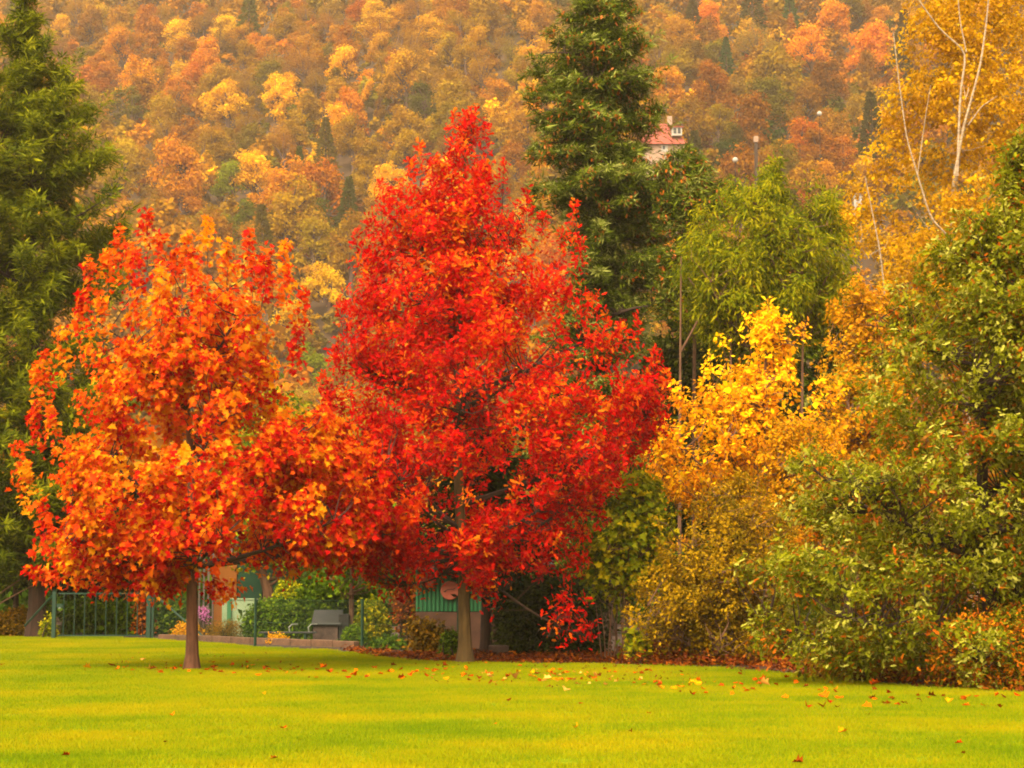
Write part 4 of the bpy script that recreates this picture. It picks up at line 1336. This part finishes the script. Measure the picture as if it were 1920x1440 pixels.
g = empty('garden_gate', (X(194, GATE_Y), GATE_Y, 0), 'dark green metal gate of thin upright bars behind the maple', 'gate')
zt = Zp(1112, GATE_Y)
for px, wd in ((103, .10), (280, .11), (287, .07)):
    m_ = MB().box((X(px, GATE_Y), GATE_Y + (.03 if px == 287 else 0), (zt + .04) / 2 - .02), (wd, wd, zt + .08), bev=.008)
    o = m_.build('post', M['green_paint'], g)
    MB().box((X(px, GATE_Y), GATE_Y + (.03 if px == 287 else 0), zt + .064), (wd + .012, wd + .012, .012)).build('cap', M['green_paint'], o)
for zr in (zt - .01, .09):
    MB().box(((X(112, GATE_Y) + X(276, GATE_Y)) / 2, GATE_Y, zr), (X(275, GATE_Y) - X(109, GATE_Y), .035, .035)).build('rail', M['green_paint'], g)
for px in (121, 141, 160, 181, 200, 220, 240, 259):
    MB().tube([(X(px, GATE_Y), GATE_Y, .10), (X(px, GATE_Y), GATE_Y, zt - .02)], .0135, 6).build('bar', M['green_paint'], g)
lk = MB().box((X(114, GATE_Y), GATE_Y - .02, Zp(1136, GATE_Y)), (.17, .06, .10), bev=.006).build('lock_box', M['green_paint'], g)
h_ = MB().tube([(X(113, GATE_Y), GATE_Y - .06, Zp(1140, GATE_Y)), (X(116, GATE_Y), GATE_Y - .10, Zp(1140, GATE_Y))], .018, 8).build('handle', M['pale_metal'], g)
MB().tube([P(98, 1117, GATE_Y), P(46, 1174, GATE_Y + .4)], .028, 6).build('brace', M['green_paint'], g)

f = empty('chain_link_fence', (X(480, 44.9), 44.9, 0), 'low chain-link fence on thin dark green posts beside the gate', 'fence')
FP = [(290, 50.8), (480, 44.9), (680, 43.0), (860, 40.4)]
for px, Yv in FP[1:]:
    MB().tube([(X(px, Yv), Yv, -.1), (X(px, Yv), Yv, 1.14)], .034, 8).build('post', M['green_paint'], f, True)
MB().tube([P(291, 1116, 50.6), P(397, 1207, 49.4)], .026, 6).build('brace', M['green_paint'], f)
mw = MB()
for (xa, Ya), (xb, Yb) in zip(FP[:-1], FP[1:]):
    a, b = np.array([X(xa, Ya), Ya, 0]), np.array([X(xb, Yb), Yb, 0])
    ln = np.linalg.norm(b - a)
    d = (b - a) / ln
    for s0 in np.arange(-1.05, ln, .075):
        for sg in (1, -1):
            s1 = s0 + 1.05
            z0, z1 = (.05, 1.10) if sg > 0 else (1.10, .05)
            q0, q1 = max(s0, 0), min(s1, ln)
            zz0, zz1 = z0 + (z1 - z0) * (q0 - s0) / 1.05, z0 + (z1 - z0) * (q1 - s0) / 1.05
            if q1 - q0 > .05:
                mw.tube([a + d * q0 + np.array([0, 0, zz0]), a + d * q1 + np.array([0, 0, zz1])], .0012, 3, False)
    for z in (.05, .58, 1.1):
        mw.tube([a + np.array([0, 0, z]), b + np.array([0, 0, z])], .002, 3, False)
tag(mw.build('wire_mesh', M['green_paint'], f), kind='stuff')

# stone kerb of long pale blocks
kb = empty('garden_kerb', (X(480, 46.5), 46.5, 0), 'low pinkish stone kerb edging the garden bed behind the fence', 'kerb')
kx = np.linspace(X(300, 50.0), X(668, 44.3), 11)
ky = np.linspace(50.2, 44.6, 11)
rk = np.random.default_rng(3)
for k in range(10):
    dx, dy = kx[k + 1] - kx[k], ky[k + 1] - ky[k]
    L_ = math.hypot(dx, dy)
    MB().box(((kx[k] + kx[k + 1]) / 2, (ky[k] + ky[k + 1]) / 2, .055 + rk.uniform(-.008, .008)), (L_ - .025, .16, .19), rz=math.atan2(dy, dx), bev=.015).build('stone', M['kerb'], kb)
kb2 = tag(MB().box((X(935, 40.2), 40.2, .09), (.42, .3, .24), bev=.02).build('stone_block', M['stone']), 'squat grey stone block at the foot of the dark trunk', 'stone block')

# pale green low wall, green screen and orange board behind the hedge
pw = empty('garden_wall', (X(448, 52), 52.6, 0), 'low pale green garden wall left of the dark hedge', 'wall')
zt = Zp(1125, 52.6)
MB().box(((X(418, 52.6) + X(482, 52.6)) / 2, 52.6, zt / 2), (X(482, 52.6) - X(418, 52.6), .16, zt), bev=.01).build('panel', M['pale_green'], pw)
MB().box((X(431, 52.5), 52.48, zt / 2 + .02), (.11, .06, zt + .04), bev=.008).build('post', M['green_sheet'], pw)
MB().box(((X(418, 52.6) + X(482, 52.6)) / 2, 52.6, zt + .022), (X(484, 52.6) - X(416, 52.6), .2, .04), bev=.008).build('coping', M['pale_green'], pw)
sc_ = empty('garden_screen', (X(500, 57), 57.5, 0), 'flat dark green board screen beside an orange panel', 'screen')
for px0, px1, py0, mt_, nm in ((446, 492, 1050, 'green_board', 'green_panel'), (494, 552, 1058, 'green_board', 'green_panel'), (402, 444, 1035, 'orange_board', 'orange_panel')):
    z1 = Zp(py0, 57.5)
    MB().box(((X(px0, 57.5) + X(px1, 57.5)) / 2, 57.5, z1 / 2), (X(px1, 57.5) - X(px0, 57.5), .06, z1), bev=.006).build(nm, M[mt_], sc_)
for px in (403, 445, 493, 553):
    MB().box((X(px, 57.5), 57.58, Zp(1060, 57.5) / 2), (.08, .08, Zp(1060, 57.5))).build('post', M['dark_wood'], sc_)
tl = empty('white_trellis', (X(415, 60), 60, 0), 'weathered whitish timber trellis showing under the maple branch', 'trellis')
for px in np.arange(374, 452, 8.5):
    MB().box((X(px, 60), 60, Zp(1035, 60) / 2 + .55), (.055, .03, Zp(1035, 60) + 1.2)).build('slat', M['white_wood'], tl)
for py in (1005, 1022, 1040, 1058, 1076):
    MB().box((X(412, 60), 60.034, Zp(py, 60)), (X(450, 60) - X(374, 60), .03, .055)).build('rail', M['white_wood'], tl)

# bench
bY = 47.2
bn = empty('garden_bench', (X(540, bY), bY, 0), 'dark garden bench with curved pale metal armrests behind the kerb', 'bench')
zs = Zp(1186, bY)
for k in range(4):
    MB().box(((X(488, bY) + X(594, bY)) / 2, bY + .1 * k - .15, zs), (X(594, bY) - X(488, bY), .085, .035), bev=.006).build('seat_slat', M['dark_lid'], bn)
for px in (546, 582):
    c = [(X(px, bY), bY - .15, zs), (X(px - 2, bY), bY - .15, zs + .13), (X(px + 3, bY), bY - .12, zs + .2), (X(px + 12, bY), bY + .1, zs + .2)]
    MB().tube(c, .016, 6).build('armrest', M['pale_metal'], bn, True)
for px in (500, 574):
    for dy in (-.14, .14):
        MB().box((X(px, bY), bY + dy, zs / 2 - .02), (.05, .05, zs), bev=.005).build('leg', M['green_paint'], bn)

# stone bin with slanted dark lid
sY = 47.6
sb = empty('stone_bin', (X(618, sY), sY, 0), 'stone bin with big slanted dark lid beside the clipped ball bush', 'bin')
x0, x1, x2 = X(588, sY), X(634, sY), X(653, sY)
zlo, zhi = Zp(1172, sY), Zp(1151, sY)
m_ = MB()
m_.add([(x0, sY, 0), (x1, sY, 0), (x1, sY + .6, 0), (x0, sY + .6, 0), (x0, sY, zlo), (x1, sY, zlo), (x1, sY + .6, zhi), (x0, sY + .6, zhi)],
       [(3, 2, 1, 0), (4, 5, 6, 7), (0, 1, 5, 4), (1, 2, 6, 5), (2, 3, 7, 6), (3, 0, 4, 7)])
m_.build('body', M['stone'], sb)
MB().box(((x0 + x1) / 2 + .02, sY + .3, (zlo + zhi) / 2 + .04), (x1 - x0 + .12, .8, .05), tilt=math.atan2(zhi - zlo, .6), bev=.01).build('lid', M['dark_lid'], sb)
MB().box((x1 + .14, sY + .32, zhi / 2), (.24, .55, zhi - .02), bev=.01).build('side_box', M['black'], sb)

# corrugated green shed with dark roof and round plaques
cY = 43.6
cs_ = empty('corrugated_shed', (X(880, cY), cY + 1.2, 0), 'green corrugated metal shed on a brown base behind the red tree', 'shed')
xa, xb = X(780, cY), X(985, cY)
zb, zt = Zp(1146, cY), Zp(1062, cY)
n_ = 26
xs = np.linspace(xa, xb, n_ * 4 + 1)
pr_ = np.tile([0, .035, .035, 0], n_ + 1)[:len(xs)]
Vc = np.concatenate([np.stack([xs, cY - pr_, np.full(len(xs), zb)], 1), np.stack([xs, cY - pr_, np.full(len(xs), zt)], 1),
                     np.stack([xs, cY - pr_ + .02, np.full(len(xs), zb)], 1), np.stack([xs, cY - pr_ + .02, np.full(len(xs), zt)], 1)])
m = len(xs)
fc = []
for k in range(m - 1):
    fc += [(k, k + 1, m + k + 1, m + k), (2 * m + k + 1, 2 * m + k, 3 * m + k, 3 * m + k + 1), (k + 1, k, 2 * m + k, 2 * m + k + 1), (m + k, m + k + 1, 3 * m + k + 1, 3 * m + k)]
MB().add(Vc, fc).build('corrugated_wall', M['green_sheet'], cs_)
MB().box(((xa + xb) / 2, cY + .08, zb / 2 - .01), (xb - xa, .2, zb - .02), bev=.01).build('base_wall', M['brown_wall'], cs_)
MB().box(((xa + xb) / 2, cY + 1.4, zt / 2), (xb - xa - .1, 2.2, zt - .04)).build('body', M['dark_wood'], cs_)
MB().box(((xa + xb) / 2 + .2, cY + 1.15, zt + .14), (xb - xa + .9, 3.2, .10), tilt=.08, bev=.01).build('roof', M['dark_lid'], cs_)
rf_ = bpy.data.objects['roof']
MB().box(((xa + xb) / 2 + .2, cY - .47, zt - .02), (xb - xa + .9, .035, .12), bev=.005).build('fascia', M['dark_wood'], rf_)
wl = tag(MB().box((X(738, 46), 46, Zp(1035, 46)), (X(790, 46) - X(688, 46), .05, .05)).build('white_rail', M['white_wood']), 'thin whitish rail showing between red branches left of the shed', 'rail')


def plaque(px, py, r, lab, face):
    c = P(px, py, cY - .07)
    o = empty('round_plaque', c, lab, 'plaque')
    m2 = MB()
    m2.tube([c + np.array([0, .015, 0]), c + np.array([0, -.02, 0]), c + np.array([0, -.032, 0])], [r, r, r * .93], 24)
    m2.build('disc', M['terracotta'], o)
    if face:
        # thin dark brush mark across the disc
        k = 1.0 / (FPX / cY)
        pts_ = [(832, 1110), (836, 1107), (840, 1105.5), (846, 1105), (852, 1106)]
        MB().tube([P(a, b, cY - .107) for a, b in pts_], .008, 4).build('mark', M['black'], o)
        MB().tube([P(836, 1107.5, cY - .107), P(834, 1111, cY - .107)], .007, 4).build('mark', M['black'], o)
        MB().tube([P(850, 1103, cY - .107), P(854, 1104, cY - .107)], .007, 4).build('mark', M['black'], o)
    return o


plaque(844, 1107, .215, 'round terracotta plaque with thin dark mark, beside the red tree trunk', True)
plaque(803, 1088, .15, 'small plain terracotta disc half hidden by red leaves', False)

# clipped bushes, hedges, shrubs
shrub('hedge', 'dense dark green clipped hedge behind the bench', 'hedge', None, [(455, 1150), (480, 1125), (520, 1120), (560, 1125), (580, 1150), (575, 1190), (460, 1195)], 50.5, 260, 34, .085, M['leaf_hedge'], rad=.13, depth=.8)
shrub('round_bush', 'round yellow bush rising behind the dark hedge', 'bush', None, [(515, 1110), (525, 1092), (540, 1088), (556, 1095), (563, 1115), (560, 1140), (515, 1140)], 53.5, 120, 34, .075, M['leaf_fresh'], rad=.1, depth=1)
shrub('ball_bush', 'small clipped green ball bush in front of the stone bin', 'bush', None, [(641, 1192), (647, 1177), (662, 1171), (678, 1176), (687, 1192), (684, 1207), (668, 1213), (650, 1209)], 45.2, 150, 34, .05, M['leaf_hedge'], rad=.06, depth=1, vtw=.12)
shrub('evergreen_shrub', 'loose dark evergreen shrub between hedge and thin trunk', 'shrub', None, [(560, 1110), (600, 1085), (650, 1095), (700, 1100), (720, 1150), (700, 1195), (570, 1185)], 49.6, 240, 34, .11, M['leaf_hedge'], T_SPRAY, rad=.18)
shrub('mound_plant', 'low spreading green plant beside the last fence post', 'plant', None, [(690, 1210), (712, 1195), (740, 1192), (760, 1200), (756, 1220), (700, 1224)], 43.6, 90, 26, .09, M['leaf_hedge'], rad=.1)
shrub('yellow_shrub', 'yellow green feathery shrub behind the second fence post', 'shrub', None, [(672, 1130), (690, 1118), (715, 1130), (730, 1160), (725, 1200), (680, 1200)], 45.6, 120, 26, .1, M['leaf_fresh'], T_SPRAY, rad=.12)
shrub('climbing_shrub', 'brownish green shrub in front of the shed base', 'shrub', None, [(760, 1160), (780, 1150), (800, 1165), (850, 1170), (862, 1240), (770, 1240)], 41.2, 170, 26, .085, M['leaf_brownish'], rad=.12)
shrub('green_shrub', 'small leafy green shrub touching the red tree trunk', 'shrub', None, [(832, 1190), (850, 1180), (862, 1195), (862, 1232), (836, 1232)], 39.2, 70, 24, .075, M['leaf_hedge'], rad=.1)
shrub('dark_hedge', 'tall dark shaded hedge right of the red tree trunk', 'hedge', None, [(925, 1110), (960, 1085), (1020, 1080), (1090, 1090), (1130, 1120), (1150, 1240), (1000, 1236), (930, 1232)], 40.8, 420, 36, .1, M['needle_dark'], T_OVAL, rad=.2, maxd=.7)
shrub('low_shrub', 'brown green low shrubs by the left brace of the gate', 'shrub', None, [(-40, 1150), (10, 1142), (50, 1138), (80, 1160), (98, 1190), (-40, 1194)], 53.2, 200, 30, .09, M['leaf_brownish'], rad=.15)
shrub('lime_shrub', 'small lime green plant at the foot of the gate post', 'plant', None, [(80, 1165), (92, 1152), (104, 1170), (102, 1193), (82, 1193)], 51.8, 50, 26, .08, M['leaf_fresh'], rad=.1)
shrub('gold_shrub', 'low golden shrub just left of the maple trunk', 'shrub', None, [(325, 1190), (332, 1172), (350, 1165), (372, 1170), (385, 1195), (330, 1197)], 51.5, 80, 26, .075, M['leaf_amber'], rad=.1)
shrub('heather_shrub', 'greyish brown heather shrub below the pale green wall', 'shrub', None, [(385, 1190), (390, 1165), (420, 1158), (445, 1165), (460, 1195), (390, 1200)], 50.2, 130, 28, .06, M['leaf_brownish'], T_NARROW, rad=.12)
shrub('orange_shrub', 'orange leaved upright shrub behind the gate bars', 'shrub', None, [(258, 1120), (272, 1115), (278, 1150), (274, 1180), (262, 1180)], 53.5, 36, 22, .11, M['leaf_russet'], rad=.12)
shrub('russet_shrub', 'pinkish russet twiggy shrub left of the corrugated shed', 'shrub', None, [(735, 1100), (760, 1080), (785, 1100), (790, 1160), (745, 1165)], 44.9, 100, 22, .08, M['leaf_russet'], rad=.15)
shrub('gate_hedge', 'dark green hedge behind the gate bars', 'hedge', None, [(110, 1130), (200, 1120), (290, 1125), (350, 1110), (380, 1190), (110, 1192)], 55.2, 300, 30, .12, M['leaf_hedge'], rad=.2, maxd=.8)
shrub('yellow_plant', 'low yellow ground plant in front of the bench', 'plant', None, [(498, 1200), (508, 1188), (530, 1187), (545, 1198), (540, 1204), (500, 1204)], 46.9, 60, 24, .05, M['leaf_amber'], rad=.06, stem=False)
shrub('pink_flowers', 'pink flower cluster right of the maple trunk', 'flowers', None, [(371, 1140), (380, 1137), (393, 1140), (393, 1150), (371, 1150)], 51.8, 26, 14, .045, M['flower_pink'], rad=.05)
shrub('flame_shrub', 'orange and green shrub below the green oak by the birch stump', 'shrub', None, [(1740, 1200), (1770, 1160), (1820, 1150), (1880, 1140), (1940, 1130), (2060, 1150), (2080, 1285), (1900, 1300), (1800, 1295), (1750, 1270)], 28.2, 520, 26, .068, M['leaf_flame'], T_OAK, rad=.15, maxd=.6)
shrub('flame_shrub', 'mixed green and orange low shrub between oak and litter', 'shrub', None, [(1520, 1200), (1560, 1170), (1640, 1170), (1710, 1200), (1730, 1280), (1640, 1278), (1560, 1262), (1520, 1245)], 30.6, 230, 26, .08, M['leaf_olive'], T_OAK, rad=.15, maxd=.5)
shrub('leafy_sapling', 'bright green leafy sapling among brown stems', 'sapling', None, [(1178, 1190), (1195, 1180), (1212, 1190), (1215, 1215), (1185, 1220)], 36.4, 26, 14, .11, M['leaf_fresh'], T_MAPLE, rad=.12)

# birch stump showing at the right, and bare stems beside the red tree
bt = empty('silver_birch', G(1740, 1272), 'white peeling birch trunk at the right edge of the lawn', 'tree trunk')
c = PP([(1740, 1276), (1739, 1200), (1736, 1120), (1733, 1000)], float(G(1740, 1272)[1]) + .2)
tt = np.linspace(0, 1, 12)
c = np.stack([np.interp(tt, np.linspace(0, 1, 4), c[:, k]) for k in range(3)], 1)
MB().tube(c, np.linspace(.085, .05, 12), 10).build('trunk', M['bark_birch'], bt, True)
st = empty('bare_stems', G(1160, 1240), 'clump of thin bare brown stems right of the red tree', 'stems')
rs_ = np.random.default_rng(5)
for px in list(np.linspace(1128, 1185, 11)) + [1168, 1172]:
    Yv = 37.4 + rs_.uniform(-.5, .5)
    b = np.array([X(px, Yv), Yv, -.05])
    top = P(px + rs_.normal(0, 10), 1140 - rs_.uniform(0, 50), Yv)
    MB().tube(bez(b, (b + top) / 2 + rs_.normal(0, .04, 3), top, 6), np.linspace(.016, .006, 6), 5).build('stem', M['bark_brown'], st, True)
for (a, b) in (((0, 1112), (46, 1080)), ((0, 1128), (72, 1093))):
    pass
rp = empty('dry_branches', (X(20, 52.6), 52.6, 0), 'two dry slanting branches in the shade at the left edge', 'branches')
for (a, b, e) in (((-30, 1135), (20, 1098), (50, 1078)), ((-30, 1150), (30, 1112), (74, 1092))):
    c = bez(P(*a, 52.2), P(*b, 52.2), P(*e, 52.2), 7)
    c[0][2] = min(c[0][2], .6)
    MB().tube(c, np.linspace(.03, .012, 7), 5).build('branch', M['bark_brown'], rp, True)

# ------------------------------------------------------------------ leaf litter and fallen leaves
def fill_litter(poly_px, n, size, hgt):
    poly = np.array([G(x, y)[:2] for x, y in poly_px])
    lo, hi = poly.min(0), poly.max(0)
    q = rng.uniform(lo, hi, (n * 4, 2))
    q = q[inside(q[:, 0], q[:, 1], poly)][:n]
    k = len(q)
    z = np.abs(rng.normal(0, hgt, k)) + .015
    pos = np.concatenate([q, z[:, None]], 1)
    return pos, rng.normal(0, 1, (k, 3)), np.array([0, 0, 1.0]) + rng.normal(0, .45, (k, 3)), size * np.exp(rng.normal(0, .2, k)), rng.uniform(0, 1, k)


LIT = [fill_litter([(640, 1216), (780, 1226), (1000, 1224), (1160, 1226), (1180, 1246), (950, 1246), (780, 1240), (680, 1230)], 3600, .10, .03),
       fill_litter([(1160, 1222), (1300, 1222), (1480, 1236), (1620, 1256), (1800, 1270), (1920, 1280), (1920, 1300), (1750, 1292), (1600, 1282), (1480, 1266), (1350, 1255), (1170, 1249)], 5200, .10, .10),
       fill_litter([(1170, 1222), (1340, 1224), (1370, 1246), (1200, 1246)], 2600, .10, .22),
       fill_litter([(0, 1186), (110, 1188), (110, 1194), (0, 1192)], 500, .12, .05)]
LIT.append(fill_litter([(760, 1243), (1150, 1250), (1330, 1258), (1330, 1292), (1000, 1296), (800, 1280)], 420, .06, .004))
LIT.append(fill_litter([(180, 1225), (560, 1225), (640, 1250), (620, 1275), (150, 1270)], 170, .06, .004))
la = [np.concatenate([l[k] for l in LIT]) for k in range(5)]
tag(link('leaf_litter', cloud_mesh('leaf_litter', *la, T_OAK, M['leaf_russet'])), 'reddish brown leaf litter heaped along the lawn edge', 'leaf litter', kind='stuff')

LV = [raw_mesh('fallen_leaf', np.array([[p[0] - .5, p[1], .10 + cz * abs(p[1]) + cx * (p[0] - .5) ** 2 + p[2] * .4] for p in T_MAPLE[0]]),
               np.concatenate([np.array(f_) for f_ in T_MAPLE[1]]), np.array([0, 6]), np.array([.35, .65]), (M['leaf_fallen'],)) for cz, cx in ((.55, .2), (-.15, .9), (.25, -.25), (.9, .3))]
LC = {'rusty brown': (165, 72, 28), 'orange': (228, 110, 25), 'pale peach': (236, 165, 105), 'dark brown': (120, 60, 24), 'tan yellow': (222, 150, 45)}
BIG = [(530, 1371, 'rusty brown', .9), (512, 1427, 'dark brown', .8), (700, 1255, 'rusty brown', 1), (835, 1252, 'rusty brown', 1), (1060, 1297, 'pale peach', 1), (965, 1275, 'pale peach', 1.2), (1025, 1276, 'pale peach', 1.1),
       (1435, 1287, 'pale peach', 1.2), (1428, 1279, 'rusty brown', 1), (1543, 1310, 'orange', 1.2), (1640, 1297, 'dark brown', .9), (1495, 1437, 'dark brown', 1.0), (1578, 1379, 'tan yellow', 1), (1800, 1399, 'rusty brown', .8), (1645, 1287, 'orange', 1.2),
       (1625, 1328, 'orange', .9), (1512, 1331, 'rusty brown', .9), (1545, 1331, 'rusty brown', 1), (1780, 1320, 'tan yellow', .8), (322, 1346, 'orange', .8), (207, 1251, 'dark brown', 1), (268, 1240, 'pale peach', .9), (280, 1257, 'pale peach', 1), (165, 1256, 'tan yellow', 1),
       (285, 1258, 'dark brown', .9), (3, 1249, 'rusty brown', .9), (955, 1317, 'dark brown', .6), (485, 1270, 'orange', .8), (665, 1268, 'orange', 1), (730, 1262, 'orange', 1), (755, 1275, 'rusty brown', 1), (605, 1256, 'orange', 1.1), (615, 1264, 'rusty brown', 1), (500, 1254, 'dark brown', .8), (553, 1266, 'tan yellow', .8)]
spots = [(G(a, b)[:2], c, s) for a, b, c, s in BIG]
rl = np.random.default_rng(21)
def scatter(n, fx_, fy_, wts):
    for _ in range(n):
        a, b = fx_(), fy_()
        e = np.interp(a, [p[0] for p in EDGE_PX], [p[1] for p in EDGE_PX])
        b = max(b, e + 2)
        ks = list(wts)
        spots.append((G(a, b)[:2], ks[int(rl.choice(len(ks), p=np.array([wts[k] for k in ks]) / sum(wts.values())))], rl.uniform(.45, .8)))
W1 = {'orange': 4, 'rusty brown': 4, 'pale peach': 3, 'tan yellow': 2}
W2 = {'orange': 3, 'rusty brown': 4, 'dark brown': 2, 'tan yellow': 2}
scatter(85, lambda: rl.normal(1040, 120), lambda: rl.normal(1272, 9), W1)
scatter(45, lambda: rl.uniform(200, 560), lambda: rl.normal(1256, 6), W2)
scatter(45, lambda: rl.uniform(1200, 1560), lambda: rl.normal(1288, 12), W2)
scatter(30, lambda: rl.uniform(1550, 1920), lambda: rl.normal(1316, 9), W2)
scatter(30, lambda: rl.uniform(560, 900), lambda: rl.normal(1262, 9), W2)
scatter(10, lambda: rl.uniform(0, 1920), lambda: rl.uniform(1290, 1430), W2)
WHERE = ((200, 'by the green gate'), (345, 'just left of the maple trunk'), (480, 'just right of the maple trunk'), (660, 'below the stone kerb'), (865, 'left of the red tree trunk'), (960, 'just right of the red tree trunk'), (1040, 'below the dark hedge'), (1130, 'below the low red sprig'), (1250, 'below the bare stems'), (1420, 'below the olive tree'), (1560, 'beside the litter heap'), (1740, 'left of the white birch trunk'), (9999, 'right of the white birch trunk'))
placed = []
for (xy, c, s) in spots:
    px, py = pix((xy[0], xy[1], 0))
    row = 'far' if py < 1262 else ('middle' if py < 1290 else 'near')
    wh = next(n for lim, n in WHERE if px < lim)
    placed.append([xy, c, s, px, f'{c} fallen leaf, {row} lawn {wh}'])
cnt = {}
for p in sorted(placed, key=lambda p: p[3]):
    cnt.setdefault(p[4], []).append(p)
for l, ps_ in cnt.items():
    if 1 < len(ps_) <= 14:
        for j, p in enumerate(ps_):
            p[4] = l + ', ' + ORD[j]
    elif len(ps_) > 14:
        for j, p in enumerate(ps_):
            p[4] = l + ', ' + (ORD[j] if j < 5 else (ORD[len(ps_) - 1 - j].replace('left', 'right').replace('rightmost', 'rightmost') if len(ps_) - 1 - j < 5 else 'amid its row'))
for (xy, c, s, px, lab) in placed:
    o = bpy.data.objects.new('fallen_leaf', LV[int(rl.integers(4))])
    COL.objects.link(o)
    k = .15 * s * (.72 if xy[1] < 23 else 1)
    o.location = (xy[0], xy[1], .022)
    o.scale = (k, k, k)
    o.rotation_euler = (rl.normal(-.25, .25), rl.normal(0, .25), rl.uniform(0, 6.28))
    cc_ = np.array(LC[c]) * rl.normal(1, .06)
    o.color = A(*np.clip(cc_, 5, 250))
    tag(o, lab, 'fallen leaf', 'fallen leaves on the lawn')

# ------------------------------------------------------------------ things on the hillside
hY = 286.0
hx = X(1246, hY)
zh = float(hill_z(hx, hY))
zr = Zp(232, hY)            # ridge
ze = Zp(278, hY)            # eaves
hs_ = empty('red_roofed_house', (hx, hY, zh), 'house with red roof and white dormer window half hidden behind the spruce', 'house')
hwid, hdep = 3.4, 3.6
MB().box((hx, hY, (zh - 2 + ze) / 2), (2 * hwid - .3, 2 * hdep - .3, ze - zh + 2)).build('wall', M['pink_wall'], hs_)
m_ = MB()
ov = .35
m_.add([(hx - hwid - ov, hY - hdep - ov, ze - .2), (hx + hwid + ov, hY - hdep - ov, ze - .2), (hx + hwid + ov, hY + hdep + ov, ze - .2), (hx - hwid - ov, hY + hdep + ov, ze - .2),
        (hx - 1.2, hY, zr), (hx + 1.2, hY, zr)], [(0, 1, 5, 4), (1, 2, 5), (2, 3, 4, 5), (3, 0, 4), (3, 2, 1, 0)])
rf = m_.build('roof', M['roof_red'], hs_)
MB().box((hx + 1.3, hY - .5, zr + .3), (.7, .7, 1.4), bev=.03).build('chimney', M['pink_wall'], hs_)
dx, dz = X(1273, hY), Zp(256, hY)
dm = MB().box((dx, hY - 2.6, dz), (1.5, 2.0, 1.35)).build('dormer', M['white'], hs_)
MB().box((dx, hY - 2.5, dz + .76), (1.9, 2.5, .16), tilt=.1).build('dormer_roof', M['roof_red'], dm)
for k in (-1, 1):
    MB().box((dx + k * .32, hY - 3.61, dz + .05), (.46, .04, .85)).build('pane', M['glass'], dm)
wx, wz = X(1249, hY), Zp(286, hY)
wn = MB().box((wx, hY - hdep + .14, wz), (1.0, .08, 1.3)).build('window_frame', M['white'], hs_)
MB().box((wx - .1, hY - hdep + .09, wz), (.35, .04, .6)).build('pane', M['glass'], wn)


def lamp(px, py, Y, lab):
    x = X(px, Y)
    z0, z1 = float(hill_z(x, Y)), Zp(py, Y)
    o = empty('street_lamp', (x, Y, z0), lab, 'street lamp', 'street lamps on the hillside')
    MB().tube([(x, Y, z0 - .3), (x, Y, z1 - .3)], [.05, .035], 8).build('pole', M['black'], o, True)
    MB().sphere((x, Y, z1), .40, 12, 8).build('globe', M['white'], o, True)
    MB().tube([(x, Y, z1 - .42), (x, Y, z1 - .28)], [.14, .2], 8).build('collar', M['black'], o, True)


lamp(1388, 300, 262, 'white globe street lamp above the round green tree')
lamp(1551, 213, 300, 'white globe street lamp high on the slope left of the birch')
xq = X(1428, 275)
zq0, zq1 = float(hill_z(xq, 275)), Zp(256, 275)
ck = empty('gate_pillar', (xq, 275, zq0), 'thin dark pillar with pinkish top below the olive gold trees', 'pillar')
MB().box((xq, 275, (zq0 + zq1) / 2 - .5), (.45, .45, zq1 - zq0 - 1)).build('shaft', M['dark_wood'], ck)
MB().box((xq, 275, zq1 - .45), (.62, .62, .9), bev=.05).build('cap', M['pink_wall'], ck)
xq, yq = X(1620, 300), 300.0
zg = float(hill_z(xq, yq))
ht = empty('white_hut', (xq, yq, zg), 'small white hut wall with dark window left of the birch', 'hut')
zq = Zp(376, yq)
zq = max(zq, zg + .6)
MB().box((xq, yq, (zq + zg) / 2), (1.3, 1.6, zq + 1.6 - zg)).build('wall', M['white'], ht)
MB().box((xq, yq - .02, zq + .86), (1.6, 2.0, .14), bev=.02).build('roof', M['white_wood'], ht)
MB().box((xq, yq - .81, zq + .1), (.5, .04, .6)).build('pane', M['glass'], ht)

# ------------------------------------------------------------------ haze in the air
HAZE = 0.00019
if HAZE:
    hm, t_, o_ = new_mat('haze')
    pv = t_.nodes.new('ShaderNodeVolumePrincipled')
    pv.inputs['Color'].default_value = (.95, .78, .62, 1)
    pv.inputs['Density'].default_value = HAZE
    pv.inputs['Anisotropy'].default_value = .2
    t_.links.new(pv.outputs[0], o_.inputs['Volume'])
    zmax = float(V[:, 2].max()) + 25
    hz = MB().box((0, 600, (zmax - 2) / 2), (1900, 1900, zmax + 2)).build('haze', hm)
    tag(hz, kind='stuff')
